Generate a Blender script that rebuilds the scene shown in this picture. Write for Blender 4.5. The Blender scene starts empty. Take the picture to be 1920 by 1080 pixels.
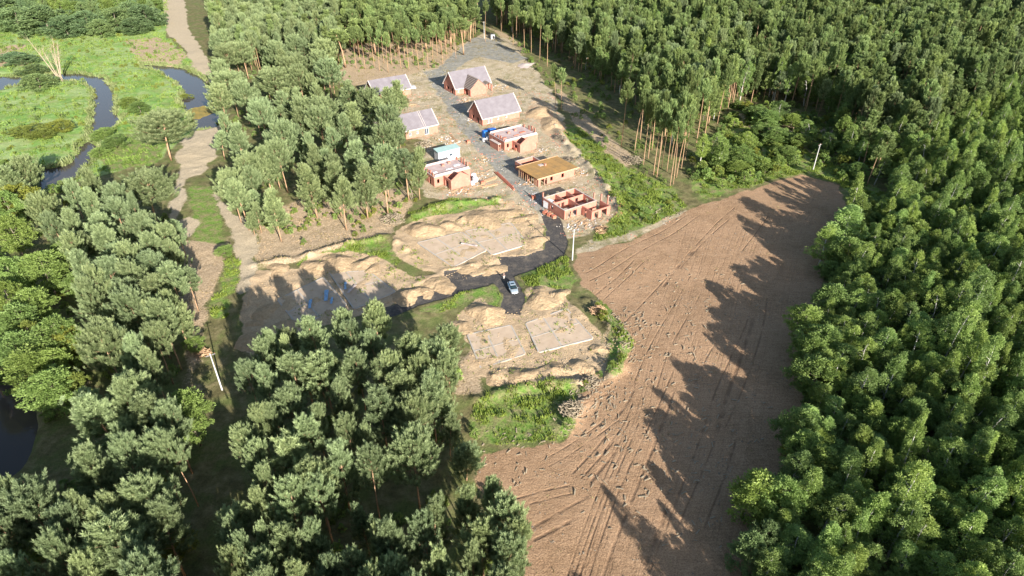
import bpy, bmesh, math, random
import numpy as np
from mathutils import Vector, Matrix
random.seed(7); RNG = np.random.default_rng(7)
R = math.radians
S = bpy.context.scene
C = S.collection

# ------------------------------------------------------------------ camera, sky, sun, exposure
CAM_H = 85.0; FPX = 1200.0; PITCH = R(34.0)
cd = bpy.data.cameras.new('camera'); cam = bpy.data.objects.new('camera', cd); C.objects.link(cam)
cam.location = (0, 0, CAM_H); cam.rotation_euler = (R(90) - PITCH, 0, 0)
cd.sensor_width = 36; cd.lens = 36 * FPX / 1920; cd.clip_start = 1; cd.clip_end = 3000
S.camera = cam
SUN_EL = R(20); SHADOW_AZ = R(-28)          # shadows fall to the far left
SUN_AZ = SHADOW_AZ + math.pi                  # compass angle (from +Y, clockwise) of the sun
w = bpy.data.worlds.new('World'); S.world = w; w.use_nodes = True
nt = w.node_tree; bg = nt.nodes['Background']
sk = nt.nodes.new('ShaderNodeTexSky'); sk.sky_type = 'NISHITA'; sk.sun_disc = False
sk.sun_elevation = SUN_EL; sk.sun_rotation = SUN_AZ
nt.links.new(sk.outputs[0], bg.inputs[0]); bg.inputs[1].default_value = 0.075
sl = bpy.data.lights.new('sun', 'SUN'); sun = bpy.data.objects.new('sun', sl); C.objects.link(sun)
sl.energy = 4.8; sl.angle = R(0.5); sl.color = (1.0, 0.94, 0.87)
sd = Vector((math.sin(SUN_AZ) * math.cos(SUN_EL), math.cos(SUN_AZ) * math.cos(SUN_EL), math.sin(SUN_EL)))
sun.rotation_euler = sd.to_track_quat('Z', 'Y').to_euler(); sun.location = sd * 300
S.view_settings.view_transform = 'Standard'; S.view_settings.look = 'None'
S.view_settings.exposure = 1.55; S.view_settings.gamma = 1.0; S.view_settings.use_curve_mapping = False

# ------------------------------------------------------------------ helpers
def at(x, y, z=0.0):
    """point of the place at height z seen in the photograph at pixel x, y (used to survey positions)"""
    u = (x - 960) / FPX; v = (y - 540) / FPX
    dy = math.cos(PITCH) - v * math.sin(PITCH); dz = -math.sin(PITCH) - v * math.cos(PITCH)
    t = (CAM_H - z) / -dz
    return (u * t, dy * t)
def poly(pts): return np.array([at(*p) for p in pts])
def proj(X, Y, Z):
    Z = Z - CAM_H
    D = Y * math.cos(PITCH) - Z * math.sin(PITCH); U = Y * math.sin(PITCH) + Z * math.cos(PITCH)
    return 960 + FPX * X / D, 540 - FPX * U / D, D
def tag(o, label=None, cat=None, group=None, kind=None):
    if label: o['label'] = label
    if cat: o['category'] = cat
    if group: o['group'] = group
    if kind: o['kind'] = kind
    return o
def empty(name, loc, rz=0, label=None, cat=None, group=None):
    o = bpy.data.objects.new(name, None); C.objects.link(o); o.empty_display_size = .5
    o.location = loc; o.rotation_euler = (0, 0, rz); return tag(o, label, cat, group)
def link(name, me, mat=None, parent=None):
    if mat is not None and len(me.materials) == 0: me.materials.append(mat)
    o = bpy.data.objects.new(name, me); C.objects.link(o); o.parent = parent; return o
def np_mesh(name, V, F, mat=None, smooth=False, col=None):
    """V (n,3), F (m,k) constant k"""
    me = bpy.data.meshes.new(name); V = np.asarray(V, np.float32); F = np.asarray(F, np.int32); k = F.shape[1]
    me.vertices.add(len(V)); me.vertices.foreach_set('co', V.ravel())
    me.loops.add(F.size); me.loops.foreach_set('vertex_index', F.ravel())
    me.polygons.add(len(F)); me.polygons.foreach_set('loop_start', np.arange(0, F.size, k, dtype=np.int32))
    me.update(calc_edges=True)
    me.polygons.foreach_set('use_smooth', np.full(len(F), smooth))
    if col is not None:
        a = me.attributes.new('tone', 'FLOAT', 'POINT'); a.data.foreach_set('value', np.asarray(col, np.float32))
    if mat: me.materials.append(mat)
    return me
class MB:
    def __init__(s): s.v = []; s.f = []
    def hexa(s, p):
        n = len(s.v); s.v += [tuple(q) for q in p]
        s.f += [(n, n+3, n+2, n+1), (n+4, n+5, n+6, n+7), (n, n+1, n+5, n+4), (n+1, n+2, n+6, n+5), (n+2, n+3, n+7, n+6), (n+3, n, n+4, n+7)]
        return s
    def box(s, x0, x1, y0, y1, z0, z1):
        return s.hexa([(x0,y0,z0),(x1,y0,z0),(x1,y1,z0),(x0,y1,z0),(x0,y0,z1),(x1,y0,z1),(x1,y1,z1),(x0,y1,z1)])
    def bar(s, a, b, w, h=None):
        a = Vector(a); b = Vector(b); h = h or w; d = (b - a).normalized()
        up = Vector((0, 0, 1)) if abs(d.z) < .95 else Vector((1, 0, 0))
        q = d.cross(up).normalized() * w / 2; r = q.cross(d).normalized() * h / 2
        return s.hexa([a-q-r, a+q-r, b+q-r, b-q-r, a-q+r, a+q+r, b+q+r, b-q+r])
    def tube(s, pts, rad, n=6):
        rings = []
        for i, p in enumerate(pts):
            p = Vector(p); d = (Vector(pts[min(i+1, len(pts)-1)]) - Vector(pts[max(i-1, 0)])).normalized()
            up = Vector((0, 0, 1)) if abs(d.z) < .9 else Vector((1, 0, 0))
            q = d.cross(up).normalized(); r = q.cross(d)
            m = len(s.v); rings.append(m)
            for k in range(n):
                t = 2*math.pi*k/n; s.v.append(tuple(p + (q*math.cos(t) + r*math.sin(t)) * rad[i]))
        for a, b in zip(rings, rings[1:]):
            for k in range(n): s.f.append((a+k, a+(k+1) % n, b+(k+1) % n, b+k))
        s.f.append(tuple(rings[0]+k for k in range(n))[::-1]); s.f.append(tuple(rings[-1]+k for k in range(n)))
        return s
    def prism(s, poly2, axis, c0, c1):
        """poly2: outline in the plane across axis ('x': (y,z); 'y': (x,z); 'z': (x,y))"""
        def P(a, b, c): return {'x': (c, a, b), 'y': (a, c, b), 'z': (a, b, c)}[axis]
        n = len(s.v); m = len(poly2)
        s.v += [P(a, b, c0) for a, b in poly2] + [P(a, b, c1) for a, b in poly2]
        s.f.append(tuple(range(n, n+m))[::-1]); s.f.append(tuple(range(n+m, n+2*m)))
        for k in range(m): s.f.append((n+k, n+(k+1) % m, n+m+(k+1) % m, n+m+k))
        return s
    def mesh(s, name, mat=None, smooth=False):
        me = bpy.data.meshes.new(name); me.from_pydata(s.v, [], s.f)
        bm = bmesh.new(); bm.from_mesh(me); bmesh.ops.recalc_face_normals(bm, faces=bm.faces); bm.to_mesh(me); bm.free()
        if smooth: me.polygons.foreach_set('use_smooth', [True]*len(me.polygons))
        if mat: me.materials.append(mat)
        return me
    def build(s, name, mat, parent=None, smooth=False): return link(name, s.mesh(name, mat, smooth), None, parent)

# value noise
_TAB = {}
def vnoise(x, y, scale, seed=0):
    T = _TAB.get(seed)
    if T is None: T = _TAB[seed] = np.random.default_rng(seed + 991).random((256, 256)).astype(np.float32)
    x = np.asarray(x, np.float64)/scale + 1000; y = np.asarray(y, np.float64)/scale + 1000
    i = np.floor(x).astype(int); j = np.floor(y).astype(int); fx = x - i; fy = y - j
    fx = fx*fx*(3-2*fx); fy = fy*fy*(3-2*fy); i &= 255; j &= 255; i1 = (i+1) & 255; j1 = (j+1) & 255
    return ((T[i, j]*(1-fx) + T[i1, j]*fx)*(1-fy) + (T[i, j1]*(1-fx) + T[i1, j1]*fx)*fy) - .5
def fbm(x, y, s, seed=0): return vnoise(x, y, s, seed) + .5*vnoise(x, y, s/2.1, seed+1) + .25*vnoise(x, y, s/4.3, seed+2)

# ------------------------------------------------------------------ materials
def newmat(name, rough=.9, spec=.2):
    m = bpy.data.materials.new(name); m.use_nodes = True; n = m.node_tree.nodes; b = n['Principled BSDF']
    b.inputs['Roughness'].default_value = rough; b.inputs['Specular IOR Level'].default_value = spec
    return m, m.node_tree, b
def N(nt, t, **kw):
    n = nt.nodes.new(t)
    for k, v in kw.items(): setattr(n, k, v)
    return n
def noise(nt, scale, detail=3, vec=None, rough=.6):
    n = N(nt, 'ShaderNodeTexNoise'); n.inputs['Scale'].default_value = scale; n.inputs['Detail'].default_value = detail; n.inputs['Roughness'].default_value = rough
    if vec is not None: nt.links.new(vec, n.inputs['Vector'])
    return n.outputs['Fac']
def ramp(nt, fac, stops):
    n = N(nt, 'ShaderNodeValToRGB'); nt.links.new(fac, n.inputs[0]); e = n.color_ramp.elements
    while len(e) < len(stops): e.new(.5)
    for i, (p, c) in enumerate(stops): e[i].position = p; e[i].color = (*c, 1)
    return n.outputs[0]
def mixc(nt, fac, a, b, mode='MIX'):
    n = N(nt, 'ShaderNodeMix', data_type='RGBA', blend_type=mode)
    for inp, v in ((n.inputs[0], fac), (n.inputs[6], a), (n.inputs[7], b)):
        if isinstance(v, (int, float)): inp.default_value = v
        elif isinstance(v, tuple): inp.default_value = (*v, 1)
        else: nt.links.new(v, inp)
    return n.outputs[2]
def mth(nt, op, a, b=0.0):
    n = N(nt, 'ShaderNodeMath', operation=op)
    for inp, v in ((n.inputs[0], a), (n.inputs[1], b)):
        if isinstance(v, (int, float)): inp.default_value = v
        else: nt.links.new(v, inp)
    return n.outputs[0]
def bump(nt, b, h, dist, strength=1):
    n = N(nt, 'ShaderNodeBump'); n.inputs['Distance'].default_value = dist; n.inputs['Strength'].default_value = strength
    nt.links.new(h, n.inputs['Height']); nt.links.new(n.outputs[0], b.inputs['Normal'])
def gpos(nt): return N(nt, 'ShaderNodeNewGeometry').outputs['Position']
def opos(nt): return N(nt, 'ShaderNodeTexCoord').outputs['Object']
def simple(name, c, c2=None, scale=2.0, rough=.85, spec=.2, metal=0, bd=0):
    m, t, b = newmat(name, rough, spec); b.inputs['Metallic'].default_value = metal
    c2 = c2 or tuple(x*.75 for x in c)
    nz = noise(t, scale, 5, opos(t)); t.links.new(ramp(t, nz, [(.3, c2), (.7, c)]), b.inputs['Base Color'])
    if bd: bump(t, b, nz, bd)
    return m
def leafmat(name, a, b_, var=.35, hue=(1.25, 1.0, .6)):
    m, t, b = newmat(name, .55, .25)
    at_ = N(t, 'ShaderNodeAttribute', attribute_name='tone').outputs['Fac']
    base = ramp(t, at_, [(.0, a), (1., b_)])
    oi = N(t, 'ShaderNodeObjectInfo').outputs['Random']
    k = mth(t, 'ADD', mth(t, 'MULTIPLY', oi, var), 1 - var/2)
    cmb = N(t, 'ShaderNodeCombineColor'); [t.links.new(k, cmb.inputs[i]) for i in range(3)]
    col = mixc(t, 1.0, base, cmb.outputs[0], 'MULTIPLY')
    col = mixc(t, mth(t, 'MULTIPLY', mth(t, 'FRACT', mth(t, 'MULTIPLY', oi, 7.31)), .55), col, mixc(t, 1.0, col, hue, 'MULTIPLY'))
    t.links.new(col, b.inputs['Base Color'])
    tr = N(t, 'ShaderNodeBsdfTranslucent'); t.links.new(col, tr.inputs[0])
    ms = N(t, 'ShaderNodeMixShader'); ms.inputs[0].default_value = .40
    t.links.new(b.outputs[0], ms.inputs[1]); t.links.new(tr.outputs[0], ms.inputs[2])
    t.links.new(ms.outputs[0], t.nodes['Material Output'].inputs[0])
    return m
M = {}
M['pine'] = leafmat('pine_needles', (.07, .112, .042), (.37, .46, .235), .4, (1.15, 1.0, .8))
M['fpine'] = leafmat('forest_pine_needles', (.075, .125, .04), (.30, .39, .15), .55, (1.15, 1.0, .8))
M['broad'] = leafmat('broad_leaves', (.11, .18, .045), (.25, .36, .11))
M['birch'] = leafmat('birch_leaves', (.12, .20, .05), (.31, .43, .14), .6)
M['willow'] = leafmat('willow_leaves', (.10, .17, .075), (.19, .28, .13))
M['yellow'] = leafmat('yellow_leaves', (.16, .20, .04), (.27, .33, .08))
M['grass'] = leafmat('grass_blades', (.12, .18, .035), (.26, .36, .08), .2)
M['willowg'] = leafmat('reed_blades', (.14, .20, .07), (.30, .36, .18), .2)
M['dry'] = leafmat('dry_grass_blades', (.22, .19, .08), (.36, .30, .15), .2)
M['pbark'] = simple('pine_bark', (.42, .27, .16), (.24, .15, .09), 3)
M['bbark'] = simple('birch_bark', (.62, .60, .54), (.25, .23, .2), 4)
M['dbark'] = simple('grey_bark', (.24, .20, .15), (.12, .10, .075), 3)
M['dead'] = simple('bleached_wood', (.36, .30, .21), (.20, .16, .11), 3)
M['pole'] = simple('concrete_pole', (.52, .51, .49), (.40, .39, .37), 1)
M['metal'] = simple('grey_metal', (.4, .4, .4), rough=.5, metal=.6)
M['insul'] = simple('brown_insulator', (.2, .08, .05), rough=.3)
def brickmat():
    m, t, b = newmat('red_brick', .9, .15)
    p = opos(t); nz = noise(t, .9, 5, p); n2 = noise(t, 9, 3, p)
    sep = N(t, 'ShaderNodeSeparateXYZ'); t.links.new(p, sep.inputs[0])
    wv = N(t, 'ShaderNodeTexWave', wave_type='BANDS', bands_direction='Z'); t.links.new(p, wv.inputs[0]); wv.inputs['Scale'].default_value = 1.3
    base = ramp(t, nz, [(.3, (.33, .10, .065)), (.55, (.42, .15, .10)), (.75, (.46, .22, .16))])
    base = mixc(t, .35, base, ramp(t, n2, [(.3, (.26, .09, .06)), (.7, (.50, .26, .2))]))
    base = mixc(t, mth(t, 'MULTIPLY', wv.outputs['Fac'], .22), base, (.46, .34, .28))
    t.links.new(base, b.inputs['Base Color']); bump(t, b, n2, .03); return m
M['brick'] = brickmat()
M['cap'] = simple('mortar_cap', (.50, .42, .38), (.38, .31, .27), 3)
M['slab'] = simple('dusty_concrete', (.50, .41, .385), (.36, .26, .235), .5)
M['concrete'] = simple('concrete', (.42, .39, .34), (.34, .30, .25), .8)
M['dark'] = simple('dark_room', (.05, .045, .04))
M['frame'] = simple('white_frame', (.75, .75, .75), rough=.4)
def glassmat():
    m, t, b = newmat('window_glass', .08, .8); b.inputs['Base Color'].default_value = (.05, .07, .09, 1); return m
M['glass'] = glassmat()
def roofmat():
    m, t, b = newmat('grey_roof_membrane', .8, .2); p = opos(t)
    wv = N(t, 'ShaderNodeTexWave', wave_type='BANDS', bands_direction='X'); t.links.new(p, wv.inputs[0]); wv.inputs['Scale'].default_value = .55; wv.inputs['Distortion'].default_value = .4
    base = ramp(t, noise(t, .5, 4, p), [(.3, (.125, .11, .12)), (.7, (.175, .16, .172))])
    base = mixc(t, mth(t, 'MULTIPLY', wv.outputs['Fac'], .2), base, (.23, .215, .225))
    t.links.new(base, b.inputs['Base Color']); return m
M['roof'] = roofmat()
M['trim'] = simple('pale_fascia', (.52, .46, .42))
M['batten'] = simple('roof_batten', (.5, .42, .34), (.35, .28, .22), 3)
M['under'] = simple('dark_underlay', (.13, .105, .10), (.09, .07, .07), 2)
M['wood'] = simple('raw_timber', (.5, .34, .2), (.34, .21, .12), 2)
M['form'] = simple('orange_formwork', (.40, .225, .075), (.25, .16, .07), .45)
M['weed'] = simple('ochre_weed', (.34, .24, .06), (.17, .15, .05), .5)
M['blue'] = simple('blue_plastic', (.02, .16, .55), (.015, .09, .35), 2, .4)
M['paleblue'] = simple('blue_film', (.24, .40, .58), (.17, .30, .46), 2, .5)
M['white'] = simple('white_plastic', (.62, .62, .62), (.5, .5, .52), 1.5, .5)
M['cabinroof'] = simple('pale_green_sheet', (.30, .42, .39), (.26, .36, .34), 1, .5)
M['brickpal'] = simple('stacked_bricks', (.5, .18, .11), (.35, .12, .08), 5)
M['tyre'] = simple('tyre_rubber', (.02, .02, .02))
M['silver'] = simple('silver_car_paint', (.50, .58, .62), (.46, .54, .58), .5, .3, .5, .55)
M['carglass'] = simple('dark_car_glass', (.015, .03, .035), (.01, .02, .025), 1, .08, .6)
M['skin'] = simple('skin', (.5, .3, .22)); M['tee'] = simple('dark_top', (.03, .035, .045)); M['trous'] = simple('light_trousers', (.65, .63, .58)); M['hair'] = simple('blond_hair', (.55, .45, .3))
def sandmat():
    m, t, b = newmat('heaped_sand', .95, .1); p = gpos(t); n1 = noise(t, .35, 6, p); n2 = noise(t, 1.7, 6, p)
    base = ramp(t, n1, [(.3, (.33, .23, .13)), (.7, (.46, .335, .20))])
    t.links.new(mixc(t, .5, base, ramp(t, n2, [(.3, (.24, .165, .09)), (.55, (.42, .305, .185)), (.75, (.54, .40, .255))])), b.inputs['Base Color']); bump(t, b, mth(t, 'ADD', n2, mth(t, 'MULTIPLY', noise(t, 5, 4, p), .5)), .3); return m
M['sand'] = sandmat()
def watermat():
    m, t, b = newmat('river_water', .06, .6); b.inputs['Base Color'].default_value = (.06, .05, .042, 1); b.inputs['Specular IOR Level'].default_value = .14
    bump(t, b, noise(t, .9, 3, gpos(t)), .02); return m
M['water'] = watermat()

# ------------------------------------------------------------------ survey of the ground (pixel outlines -> metres)
Z = {}
Z['meadow'] = [[(-200,60),(300,55),(345,100),(380,140),(410,200),(350,250),(300,300),(190,330),(70,360),(-200,330)],[(-200,-40),(320,-40),(310,70),(-200,75)]]
Z['river'] = [[(-200,138),(28,141),(30,158),(0,167),(-200,185)],
  [(22,142),(60,143),(92,136),(92,150),(60,156),(26,160)],
  [(83,148),(90,136),(150,136),(190,143),(207,160),(214,205),(208,232),(196,244),(172,240),(176,200),(178,170),(160,152),(130,148)],
  [(206,210),(226,218),(214,234),(200,242)],
  [(172,236),(202,234),(182,248),(174,262),(178,272),(167,300),(132,337),(72,354),(74,314),(120,308),(145,290),(152,265),(168,262)],
  [(268,118),(300,120),(340,125),(372,140),(402,170),(416,215),(402,236),(360,242),(366,225),(340,190),(345,170),(330,150),(300,130),(272,127)],
  [(-300,712),(0,716),(30,722),(50,752),(62,800),(44,846),(22,880),(0,895),(-300,915)]]
Z['path'] = [[(303,-20),(344,-20),(352,50),(378,95),(410,150),(420,235),(395,240),(385,170),(345,90),(312,62)],
  [(340,262),(360,246),(412,236),(418,250),(405,292),(372,330),(348,332),(350,385),(338,402),(326,440),(308,442),(318,400),(332,330)],
  [(402,345),(420,372),(440,400),(470,425),(486,465),(474,540),(440,556),(446,500),(428,440),(410,392)],
  [(322,425),(360,405),(376,418),(366,438),(330,448)],[(430,75),(430,75),(431,76)]]
Z['brush'] = [[(235,76),(300,70),(352,105),(330,128),(255,112)],[(-40,88),(45,84),(62,120),(-40,128)],[(328,450),(400,448),(424,452),(412,520),(386,580),(384,640),(364,700),(384,745),(352,742),(350,640),(345,560)],
  [(480,455),(480,400),(560,375),(700,350),(780,360),(770,395),(760,405),(735,440),(640,468),(560,490),(488,500)],[(640,95),(690,80),(850,75),(868,105),(850,120),(800,146),(700,160),(640,160)],
  [(905,45),(1010,120),(1080,235),(1160,330),(1190,300),(1110,230),(1060,180),(960,70)],[(1120,560),(1150,580),(1186,640),(1170,700),(1110,740),(1090,700),(1140,650)],
  [(930,690),(1120,690),(1110,730),(930,740)],[(870,650),(900,690),(890,740),(850,740)],[(1380,210),(1420,220),(1560,240),(1575,260),(1500,260),(1400,240)]]
Z['dirt'] = [[(690,200),(700,250),(790,262),(800,285),(770,340),(800,370),(930,380),(985,395),(1040,440),(1110,432),(1180,400),(1128,335),(1064,245),(1040,180),(960,75),(905,62),(862,85),(840,120),(790,132),(745,150),(770,200)],
  [(1075,470),(1100,452),(1200,425),(1290,395),(1300,402),(1130,470),(1085,500)],[(1010,395),(1040,405),(1100,420),(1110,440),(1060,448)]]
Z['field'] = [[(1078,476),(1180,455),(1290,396),(1400,358),(1500,326),(1572,348),(1590,400),(1555,480),(1530,600),(1505,700),(1495,800),(1450,900),(1420,1000),(1390,1300),(1000,1300),(978,1085),(985,1030),(950,960),(896,915),(896,850),(1000,836),(1050,830),(1078,790),(1086,742),(1110,728),(1165,700),(1186,640),(1140,575),(1085,530)]]
Z['sand'] = [[(478,505),(560,505),(580,480),(640,472),(702,480),(742,500),(770,520),(760,565),(680,590),(600,612),(540,630),(545,665),(470,665),(452,600),(455,560)],
  [(733,450),(745,435),(790,408),(860,400),(905,388),(960,378),(990,392),(1024,430),(1020,470),(985,482),(940,482),(936,512),(870,522),(790,506),(740,482)],
  [(850,605),(870,585),(900,560),(930,585),(975,592),(985,570),(985,548),(1020,535),(1060,558),(1112,612),(1142,650),(1118,690),(1080,710),(1000,718),(870,704),(884,650)],
  [(740,540),(780,520),(840,512),(842,530),(800,560),(755,572)],[(1005,180),(1035,200),(1062,245),(1030,260),(1010,230),(985,210)]]
Z['asphalt'] = [[(1014,398),(1050,408),(1066,452),(1056,480),(1000,506),(962,520),(985,556),(978,592),(935,588),(944,556),(926,532),(870,549),(790,572),(740,592),(690,596),(700,582),(760,566),(838,534),(834,508),(868,504),(886,520),(942,505),(932,480),(985,480),(1022,466),(1026,430)]]
Z['gravel'] = [[(794,134),(822,128),(862,90),(890,70),(930,75),(990,110),(960,120),(900,105),(858,125),(848,165),(905,245),(945,285),(988,325),(1030,375),(1052,412),(1014,400),(990,384),(930,320),(868,248),(830,190)]]
Z['lush'] = [[(768,398),(850,374),(938,372),(930,392),(860,402),(800,420),(770,412)],[(545,492),(640,468),(712,448),(752,482),(745,502),(700,482),(640,474),(560,502)],
  [(975,510),(1062,480),(1078,520),(1070,545),(1012,540),(986,540)],[(876,546),(925,534),(940,562),(925,588),(900,562),(850,580),(800,590),(780,584)],
  [(896,750),(930,724),(1000,712),(1080,722),(1078,770),(1050,828),(925,832),(880,800)],[(1045,232),(1090,290),(1130,340),(1165,400),(1120,432),(1110,455),(1200,432),(1290,388),(1262,352),(1190,320),(1150,300),(1090,240)],
  [(1120,565),(1150,570),(1186,650),(1174,700),(1135,710),(1150,650)],[(1290,340),(1390,300),(1340,240),(1420,240),(1540,300),(1640,350),(1720,420),(1640,395),(1570,345),(1500,322),(1400,352),(1320,375)],
  [(354,350),(404,350),(415,440),(445,500),(440,550),(415,545),(425,460),(370,450)],[(400,545),(430,560),(420,600),(395,600)],[(230,250),(330,250),(290,310),(200,320),(180,290)],
  [(965,475),(1000,470),(1005,482),(975,490)]]
def pip(X, Y, P):
    ins = np.zeros(X.shape, bool); n = len(P)
    for a in range(n):
        x1, y1 = P[a]; x2, y2 = P[(a+1) % n]
        if y1 == y2: continue
        c = ((y1 > Y) != (y2 > Y)) & (X < (x2-x1)*(Y-y1)/(y2-y1) + x1); ins ^= c
    return ins
def blur(A, k):
    if k < 1: return A
    for ax in (0, 1):
        for _ in range(2):
            c = np.cumsum(np.pad(A, [(k+1, k) if i == ax else (0, 0) for i in (0, 1)], mode='edge'), axis=ax, dtype=np.float64)
            A = (np.take(c, range(2*k+1, c.shape[ax]), ax) - np.take(c, range(0, c.shape[ax]-2*k-1), ax))/(2*k+1)
    return A.astype(np.float32)
NEAR = (-115., 135., 40., 300., .16); FAR = (-440., 440., 30., 640., .6)
BL = dict(meadow=3., river=.3, path=1.6, brush=2.6, dirt=2.2, field=1.1, sand=1.0, asphalt=.45, gravel=2., lush=2.2)
WP = dict(meadow=3, river=1.0, path=2.4, brush=2.5, dirt=2.2, field=1.4, sand=1.9, asphalt=.6, gravel=1.6, lush=2)
polys = {k: [poly([(x, y) for x, y in p]) for p in v] for k, v in Z.items()}
def rasters(box):
    x0, x1, y0, y1, st = box
    xs = np.arange(x0, x1, st) + st/2; ys = np.arange(y0, y1, st) + st/2; Y, X = np.meshgrid(ys, xs, indexing='ij')
    wx = fbm(X, Y, 5, 1); wy = fbm(X, Y, 5, 5); fx = fbm(X, Y, .9, 11); fy = fbm(X, Y, .9, 15); out = {}
    for k, ps in polys.items():
        A = np.zeros(X.shape, np.float32)
        for P in ps:
            mn = P.min(0) - 6; mx = P.max(0) + 6
            j0, j1 = np.searchsorted(xs, (mn[0], mx[0])); i0, i1 = np.searchsorted(ys, (mn[1], mx[1]))
            if j1 <= j0 or i1 <= i0: continue
            sl_ = np.s_[i0:i1, j0:j1]; g = WP[k]
            A[sl_] = np.maximum(A[sl_], pip(X[sl_] + wx[sl_]*g + fx[sl_]*g*.35, Y[sl_] + wy[sl_]*g + fy[sl_]*g*.35, P))
        out[k] = blur(A, int(BL[k]/st/2))
    return out, X, Y
RN, XN, YN = rasters(NEAR); RF, XF, YF = rasters(FAR)
def sampler(key):
    def f(x, y):
        x = np.asarray(x, float); y = np.asarray(y, float)
        def g(A, b):
            i = np.clip(((y - b[2])/b[4]).astype(int), 0, A.shape[0]-1); j = np.clip(((x - b[0])/b[4]).astype(int), 0, A.shape[1]-1); return A[i, j]
        inn = (x > NEAR[0]) & (x < NEAR[1]-.2) & (y > NEAR[2]) & (y < NEAR[3]-.2)
        return np.where(inn, g(RN[key], NEAR), g(RF[key], FAR))
    return f
SM = {k: sampler(k) for k in Z}
# wheel ruts over the bare field
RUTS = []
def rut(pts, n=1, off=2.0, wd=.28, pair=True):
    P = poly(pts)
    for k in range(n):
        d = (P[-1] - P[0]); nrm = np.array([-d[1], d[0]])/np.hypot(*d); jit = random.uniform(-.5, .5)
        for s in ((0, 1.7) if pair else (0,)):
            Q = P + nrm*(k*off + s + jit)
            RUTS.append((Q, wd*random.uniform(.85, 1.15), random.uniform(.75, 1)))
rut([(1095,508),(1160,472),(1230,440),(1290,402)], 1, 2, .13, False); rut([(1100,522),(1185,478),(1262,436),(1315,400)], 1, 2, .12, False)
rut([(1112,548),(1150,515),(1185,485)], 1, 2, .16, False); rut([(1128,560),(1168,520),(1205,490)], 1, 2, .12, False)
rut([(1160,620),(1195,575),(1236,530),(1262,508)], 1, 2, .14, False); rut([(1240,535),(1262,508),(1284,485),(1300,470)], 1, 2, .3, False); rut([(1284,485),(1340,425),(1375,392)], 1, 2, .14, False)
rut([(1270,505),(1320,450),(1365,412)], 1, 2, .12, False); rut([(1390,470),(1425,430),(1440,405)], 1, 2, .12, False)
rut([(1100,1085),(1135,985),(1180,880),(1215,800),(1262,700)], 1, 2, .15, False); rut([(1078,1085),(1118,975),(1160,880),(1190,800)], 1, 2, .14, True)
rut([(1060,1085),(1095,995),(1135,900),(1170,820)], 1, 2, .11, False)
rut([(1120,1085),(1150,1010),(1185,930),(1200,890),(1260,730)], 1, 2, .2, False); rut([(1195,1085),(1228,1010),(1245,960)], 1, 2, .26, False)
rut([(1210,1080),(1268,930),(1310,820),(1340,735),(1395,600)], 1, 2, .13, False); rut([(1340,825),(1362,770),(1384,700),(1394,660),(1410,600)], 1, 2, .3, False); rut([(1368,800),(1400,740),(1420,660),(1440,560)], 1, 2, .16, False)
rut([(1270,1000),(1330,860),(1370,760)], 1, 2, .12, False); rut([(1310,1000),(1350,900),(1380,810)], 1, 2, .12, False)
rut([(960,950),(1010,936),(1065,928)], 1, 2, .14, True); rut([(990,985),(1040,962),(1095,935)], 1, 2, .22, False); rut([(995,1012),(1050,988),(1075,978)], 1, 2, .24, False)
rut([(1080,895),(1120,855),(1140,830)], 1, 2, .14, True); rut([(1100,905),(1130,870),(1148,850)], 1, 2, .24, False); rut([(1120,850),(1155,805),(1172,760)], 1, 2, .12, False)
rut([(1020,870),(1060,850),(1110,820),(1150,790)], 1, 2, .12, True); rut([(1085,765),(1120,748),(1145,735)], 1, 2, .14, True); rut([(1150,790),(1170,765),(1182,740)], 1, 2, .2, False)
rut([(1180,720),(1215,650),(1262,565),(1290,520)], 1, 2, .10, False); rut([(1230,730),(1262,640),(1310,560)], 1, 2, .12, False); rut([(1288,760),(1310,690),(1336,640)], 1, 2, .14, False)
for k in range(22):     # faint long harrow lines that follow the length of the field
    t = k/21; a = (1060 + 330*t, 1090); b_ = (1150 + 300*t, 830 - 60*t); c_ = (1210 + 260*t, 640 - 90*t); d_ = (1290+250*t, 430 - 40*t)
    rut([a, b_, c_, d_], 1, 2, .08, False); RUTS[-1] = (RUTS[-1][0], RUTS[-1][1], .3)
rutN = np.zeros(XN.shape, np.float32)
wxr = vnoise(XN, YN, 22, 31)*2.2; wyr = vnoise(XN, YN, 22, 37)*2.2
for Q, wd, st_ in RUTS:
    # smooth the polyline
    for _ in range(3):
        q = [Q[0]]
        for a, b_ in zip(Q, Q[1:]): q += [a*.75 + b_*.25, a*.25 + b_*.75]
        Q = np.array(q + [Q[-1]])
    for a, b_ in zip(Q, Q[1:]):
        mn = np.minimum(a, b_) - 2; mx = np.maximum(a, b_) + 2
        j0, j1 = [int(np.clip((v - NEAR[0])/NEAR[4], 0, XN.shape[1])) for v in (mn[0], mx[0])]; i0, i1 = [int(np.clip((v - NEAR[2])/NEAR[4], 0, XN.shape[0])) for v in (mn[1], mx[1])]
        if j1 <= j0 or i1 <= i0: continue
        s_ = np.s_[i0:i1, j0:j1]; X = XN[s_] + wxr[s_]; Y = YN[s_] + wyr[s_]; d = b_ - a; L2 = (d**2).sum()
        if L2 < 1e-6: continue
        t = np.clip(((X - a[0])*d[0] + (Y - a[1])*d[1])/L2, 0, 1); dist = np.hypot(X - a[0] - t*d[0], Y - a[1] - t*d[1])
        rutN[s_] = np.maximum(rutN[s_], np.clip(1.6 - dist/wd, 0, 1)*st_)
rutN *= np.clip(.72 + 1.3*(vnoise(XN, YN, 4, 55) + vnoise(XN, YN, 1.2, 56)), .1, 1) * RN['field']
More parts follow.
